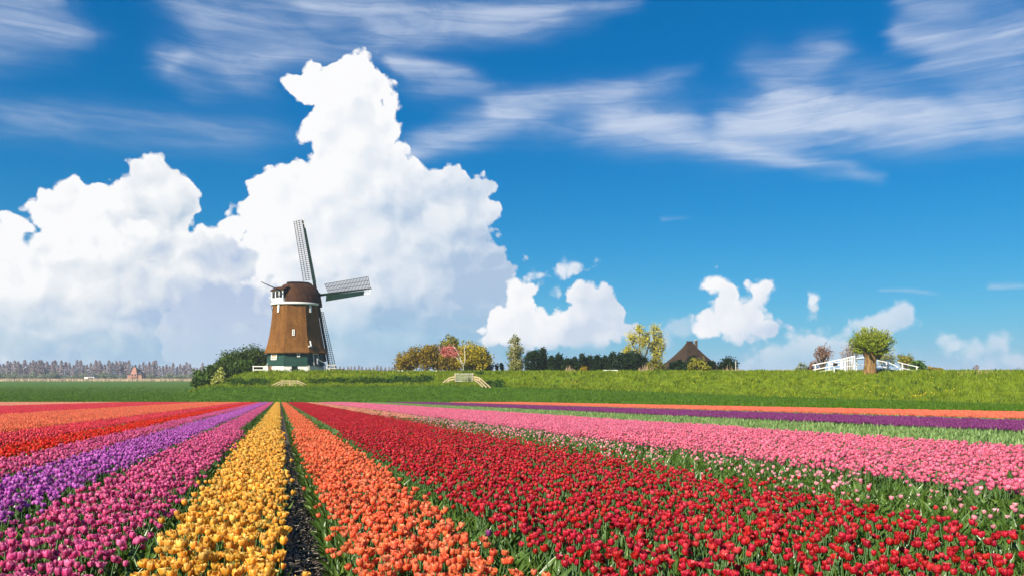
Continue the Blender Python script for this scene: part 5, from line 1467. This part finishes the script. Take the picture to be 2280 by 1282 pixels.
FRONT = {'magenta': ('magenta tulip among the nearest plants of the bed left of the yellow bed', 'front tulips of the magenta bed'),
         'purple': ('violet purple tulip among the nearest plants at the left edge', 'front tulips of the violet bed'),
         'yellow': ('golden yellow tulip among the nearest plants beside the soil path', 'front tulips of the yellow bed'),
         'orange': ('orange tulip among the nearest plants between soil path and red bed', 'front tulips of the orange bed'),
         'red': ('deep red tulip among the nearest plants right of the orange bed', 'front tulips of the red bed')}
for i in order:
    color = BEDS[owner[i]][0]; lab, grp = FRONT[color]
    tulip(color, allq[i, 0], allq[i, 1], lab, grp)
# odd ones out: their bloom is seen at that pixel
def odd(color, px, py, label, size=1.0, h=.39):
    y = -BLOOM0 * F / (py - 884)
    c = (px - 622) / F * y
    tulip(color, c, y, label, None, size, .05)
odd('magenta', 279, 1232, 'lone magenta tulip leaning out over the leafy strip left of the yellow bed', .95)
odd('plum', 1085, 1173, 'single dark plum tulip at the edge of the red bed by the leafy strip', .95)
odd('coral', 1184, 1236, 'small pale orange-red tulip alone in the leaves between orange and red beds', .8)
odd('vermilion', 1236, 1260, 'left one of two small vermilion tulips below the leading red ones', .75)
odd('vermilion', 1254, 1260, 'right one of two small vermilion tulips below the leading red ones', .75)
odd('orange', 1045, 1180, 'small orange tulip alone in the leafy strip by the dark plum tulip', .7)
odd('orange', 963, 1106, 'pale orange tulip alone in the strip beside the upper orange bed edge', .75)
odd('orange', 735, 1200, 'orange tulip leaning into the soil path, upper of two', .9)
odd('orange', 738, 1213, 'orange tulip leaning into the soil path, lower of two', .95)

for bi, (color, c0, c1, d, keep, label, where) in enumerate(BEDS):
    sel = ~alone[owner == bi]; q = bed_near[bi][sel]
    near_set, far_set = tulip_set(color)
    if len(q): scatter(color + '_tulips', label + ', nearer part', 'tulips', to_world(q), near_set, 9, 20 + bi, (.82, 1.14), .18)
    q = field_points(c0 + .1, c1 - .1, NEAR, MID - .2, .190, 300 + bi, jit=.3, margin=4, keep=keep, edge=0)
    if len(q): scatter(color + '_tulips', label + ', receding part', 'tulips', to_world(q), far_set, 4, 60 + bi, (.92, 1.1), .03)

# sparse pink and unopened plants between the red and pink beds
lp = tulip_set('light_pink')[0]
q = field_points(3.35, 4.95, 2.2, 34, .062, 41, keep=lambda c, y: np.clip((c - 3.3) * .16, .02, .26) * (.35 + .9 * (patchy((c, y), 6.0, 5) > .45)))
scatter('light_pink_tulips', 'sparse pale pink tulips between the red and pink beds', 'tulips', to_world(q), lp, 9, 42, (.7, 1.0), .14)
q = field_points(3.2, 4.4, 2.2, 30, .07, 43, keep=lambda c, y: np.clip(.45 - (c - 3.2) * .45, 0, .45))
scatter('red_tulips', 'straggling red tulips at the thin right edge of the red bed', 'tulips', to_world(q), tulip_set('red')[0], 9, 44, (.75, 1.0), .16)
q = field_points(3.6, 4.9, 26, MID, .30, 45, margin=4, keep=lambda c, y: np.full(len(c), .45))
scatter('peach_tulips', 'faded peach tulips along the far part of the strip beside the pink bed', 'tulips', to_world(q), tulip_set('peach')[1], 4, 46, (.8, 1.0), .03)

# leaves: strips between beds, and foliage under the blooms
LV = proto_set([leaves_mesh(800 + i) for i in range(6)], 'leaf plants')
LVW = proto_set([leaves_mesh(820 + i, 4, (.24, .38), (.016, .028), (.35, 1.0)) for i in range(6)], 'spreading leaf plants')
PALE = proto_set([leaves_mesh(840 + i, 5, (.26, .40), (.016, .028), (.05, .35), 'paleleaf') for i in range(5)], 'pale leaf plants')
def strip(c0, c1, y1, d, label, coll, seed, keep=None, scale=(.8, 1.15), nv=6, y0=2.0, margin=1.4, tilt=.15):
    q = field_points(c0, c1, y0, y1, d * .66, seed, keep=keep, margin=margin, edge=.02)
    scatter('tulip_leaves', label, 'leaves', to_world(q), coll, nv, seed + 5, scale, tilt)
strip(-.70, -.53, 60, .050, 'green tulip leaves of the strip between magenta and yellow beds', LVW, 1)
strip(-.52, -.44, 30, .075, 'low leaves along the left edge of the yellow bed', LVW, 2, scale=(.4, .7))
strip(.25, .28, 70, .05, 'green leaves spilling into the soil path from the orange bed', LV, 3, scale=(.7, .95))
strip(.88, 1.06, 80, .050, 'green tulip leaves of the strip between orange and red beds', LVW, 4)
strip(-1.43, -1.31, 40, .055, 'green leaves of the strip between violet and magenta beds', LVW, 6)
strip(-2.21, -2.14, 34, .06, 'green leaves of the thin strip left of the violet bed', LVW, 7)
strip(-.45, .02, 16, .13, 'leaves under the yellow tulips', LV, 8, scale=(.5, .7))
strip(.27, .87, 16, .085, 'leaves under the orange tulips', LV, 9, scale=(.7, 1.0))
strip(1.05, 3.5, 16, .085, 'leaves under the red tulips', LV, 10, scale=(.75, 1.0))
strip(-2.2, -.66, 14, .085, 'leaves under the magenta and violet tulips', LV, 11, scale=(.75, 1.05))
strip(3.3, 4.95, 40, .075, 'dense green leaves between the red and pink beds', LV, 12, scale=(.85, 1.2))
strip(9.5, 14.0, 60, .13, 'pale green unopened tulip plants of the broad right band, nearer part', PALE, 13, scale=(.95, 1.25), nv=5, y0=10, margin=3, tilt=.08)
strip(9.5, 14.0, MID, .22, 'pale green unopened tulip plants of the broad right band, receding part', PALE, 14, scale=(1.0, 1.3), nv=5, y0=60, margin=5, tilt=.08)
strip(19.85, 22.3, MID, .20, 'pale green unopened plants of the narrow band between plum and salmon', PALE, 15, scale=(1.0, 1.25), nv=5, y0=16, margin=5, tilt=.08)
strip(-4.95, -4.80, 50, .10, 'green gap between the bright red and coral beds', LV, 16)
strip(-6.45, -6.30, 60, .10, 'green gap between the two coral beds', LV, 17)

# soil path litter
def clod_mesh(seed):
    R = np.random.default_rng(seed); bm = bmesh.new(); bmesh.ops.create_icosphere(bm, subdivisions=1, radius=.014)
    for v in bm.verts: v.co *= R.uniform(.6, 1.25); v.co.z *= .6
    me = bpy.data.meshes.new('clod'); bm.to_mesh(me); bm.free(); me.materials.append(M['clod']); return me
def straw_mesh(seed):
    b = MB(); b.box((0, 0, .004), .05, .006, .003); me = b.mesh('straw', M['straw']); return me
q = field_points(-.02, .27, 2, 14, .03, 61); scatter('soil_clods', 'dark soil clods on the bare path', 'soil', to_world(q), proto_set([clod_mesh(i) for i in range(5)], 'clods'), 5, 62, (.3, 1.1), .5, ps=.8)
q = field_points(-.55, .27, 2, 16, .045, 63); scatter('straw_bits', 'bleached straw and leaf bits on the bare path', 'litter', to_world(q, .012), proto_set([straw_mesh(0)], 'straws'), 1, 64, (.4, 1.2), .25, ps=.7)

# ------------------------------------------------------------------ grass
def tuft_mesh(seed, n, h, w, spread, mat):
    R = np.random.default_rng(seed); V = []
    for i in range(n):
        a = R.uniform(0, 6.28); p = R.normal(0, spread, 2); l = R.normal(0, .28, 2) * h; hh = h * R.uniform(.55, 1.15)
        d = np.array([math.cos(a), math.sin(a)]) * w
        V += [(p[0] - d[0], p[1] - d[1], -.05), (p[0] + d[0], p[1] + d[1], -.05), (p[0] + l[0] + d[0] * .3, p[1] + l[1] + d[1] * .3, hh), (p[0] + l[0] - d[0] * .3, p[1] + l[1] - d[1] * .3, hh)]
    return np_mesh('grass_tuft', np.array(V), np.arange(4 * n).reshape(n, 4), mat, {'tint': np.repeat(R.random(n), 4)})
def grass(n, y0, y1, ufn, keep, coll, nv, name, label, seed, scale):
    R = np.random.default_rng(seed); Y = y0 + (y1 - y0) * R.random(n); X = R.uniform(-.74, .74, n) * Y
    Z, D = ground_z(X, Y); k = keep(X, Y, D, R)
    k &= ~((Y < FIELD_END + .5) & (X - KROW * Y < FIELD_RIGHT + .2))
    scatter(name, label, 'grass', np.stack([X[k], Y[k], Z[k]], 1), coll, nv, seed, scale, .1, ps=1.0)
GD = proto_set([tuft_mesh(i, 9, .34, .035, .16, M['grassd']) for i in range(5)], 'dike tufts')
GM = proto_set([tuft_mesh(10 + i, 9, .16, .035, .20, M['grassm']) for i in range(5)], 'meadow tufts')
lumpy = lambda X, Y, R: (np.sin(X * .9 + 2 * np.sin(Y * .5)) * np.sin(Y * 1.1 + X * .4) + R.normal(0, .7, len(X)))
grass(95000, 90, 178, None, lambda X, Y, D, R: (D > .35) & (lumpy(X, Y, R) > -.6), GD, 5, 'dike_grass', 'long yellow green grass all over the dike', 81, (.6, 1.5))
GT = proto_set([tuft_mesh(30 + i, 12, .42, .04, .24, LM['shade_and_tussock']) for i in range(4)], 'tussocks')
grass(3800, 90, 176, None, lambda X, Y, D, R: (D > .3) & (np.sin(X * .23 + 1.5 * np.sin(Y * .21)) * np.sin(Y * .33 + X * .11) + R.normal(0, .35, len(X)) > .35), GT, 4, 'tussocks', 'darker tussocks in patches on the grassy dike', 83, (.6, 1.6))
grass(150000, 34, 300, None, lambda X, Y, D, R: (D < .5) & (R.random(len(X)) < np.clip((300 - Y) / 140, 0, 1)) & (lumpy(X, Y, R) > -.5), GM, 5, 'meadow_grass', 'short dark green grass of the meadow beyond the tulips', 82, (.6, 1.5))

# ------------------------------------------------------------------ hazy air
def haze(density):
    m = bpy.data.materials.new('hazy_air'); m.use_nodes = True; nt = m.node_tree; nt.nodes.clear()
    out = nt.nodes.new('ShaderNodeOutputMaterial'); pv = nt.nodes.new('ShaderNodeVolumePrincipled')
    pv.inputs['Color'].default_value = (0.80, 0.88, 1.0, 1); pv.inputs['Density'].default_value = density
    nt.links.new(pv.outputs[0], out.inputs['Volume'])
    b = MB(); b.box((0, 2400, (24 - 5.5) / 2), 11000, 6000, 24 + 5.5)
    o = b.build('haze', m); tag(o, 'pale blue haze over the land', 'haze', None, 'stuff')
if HAZE: haze(HAZE)
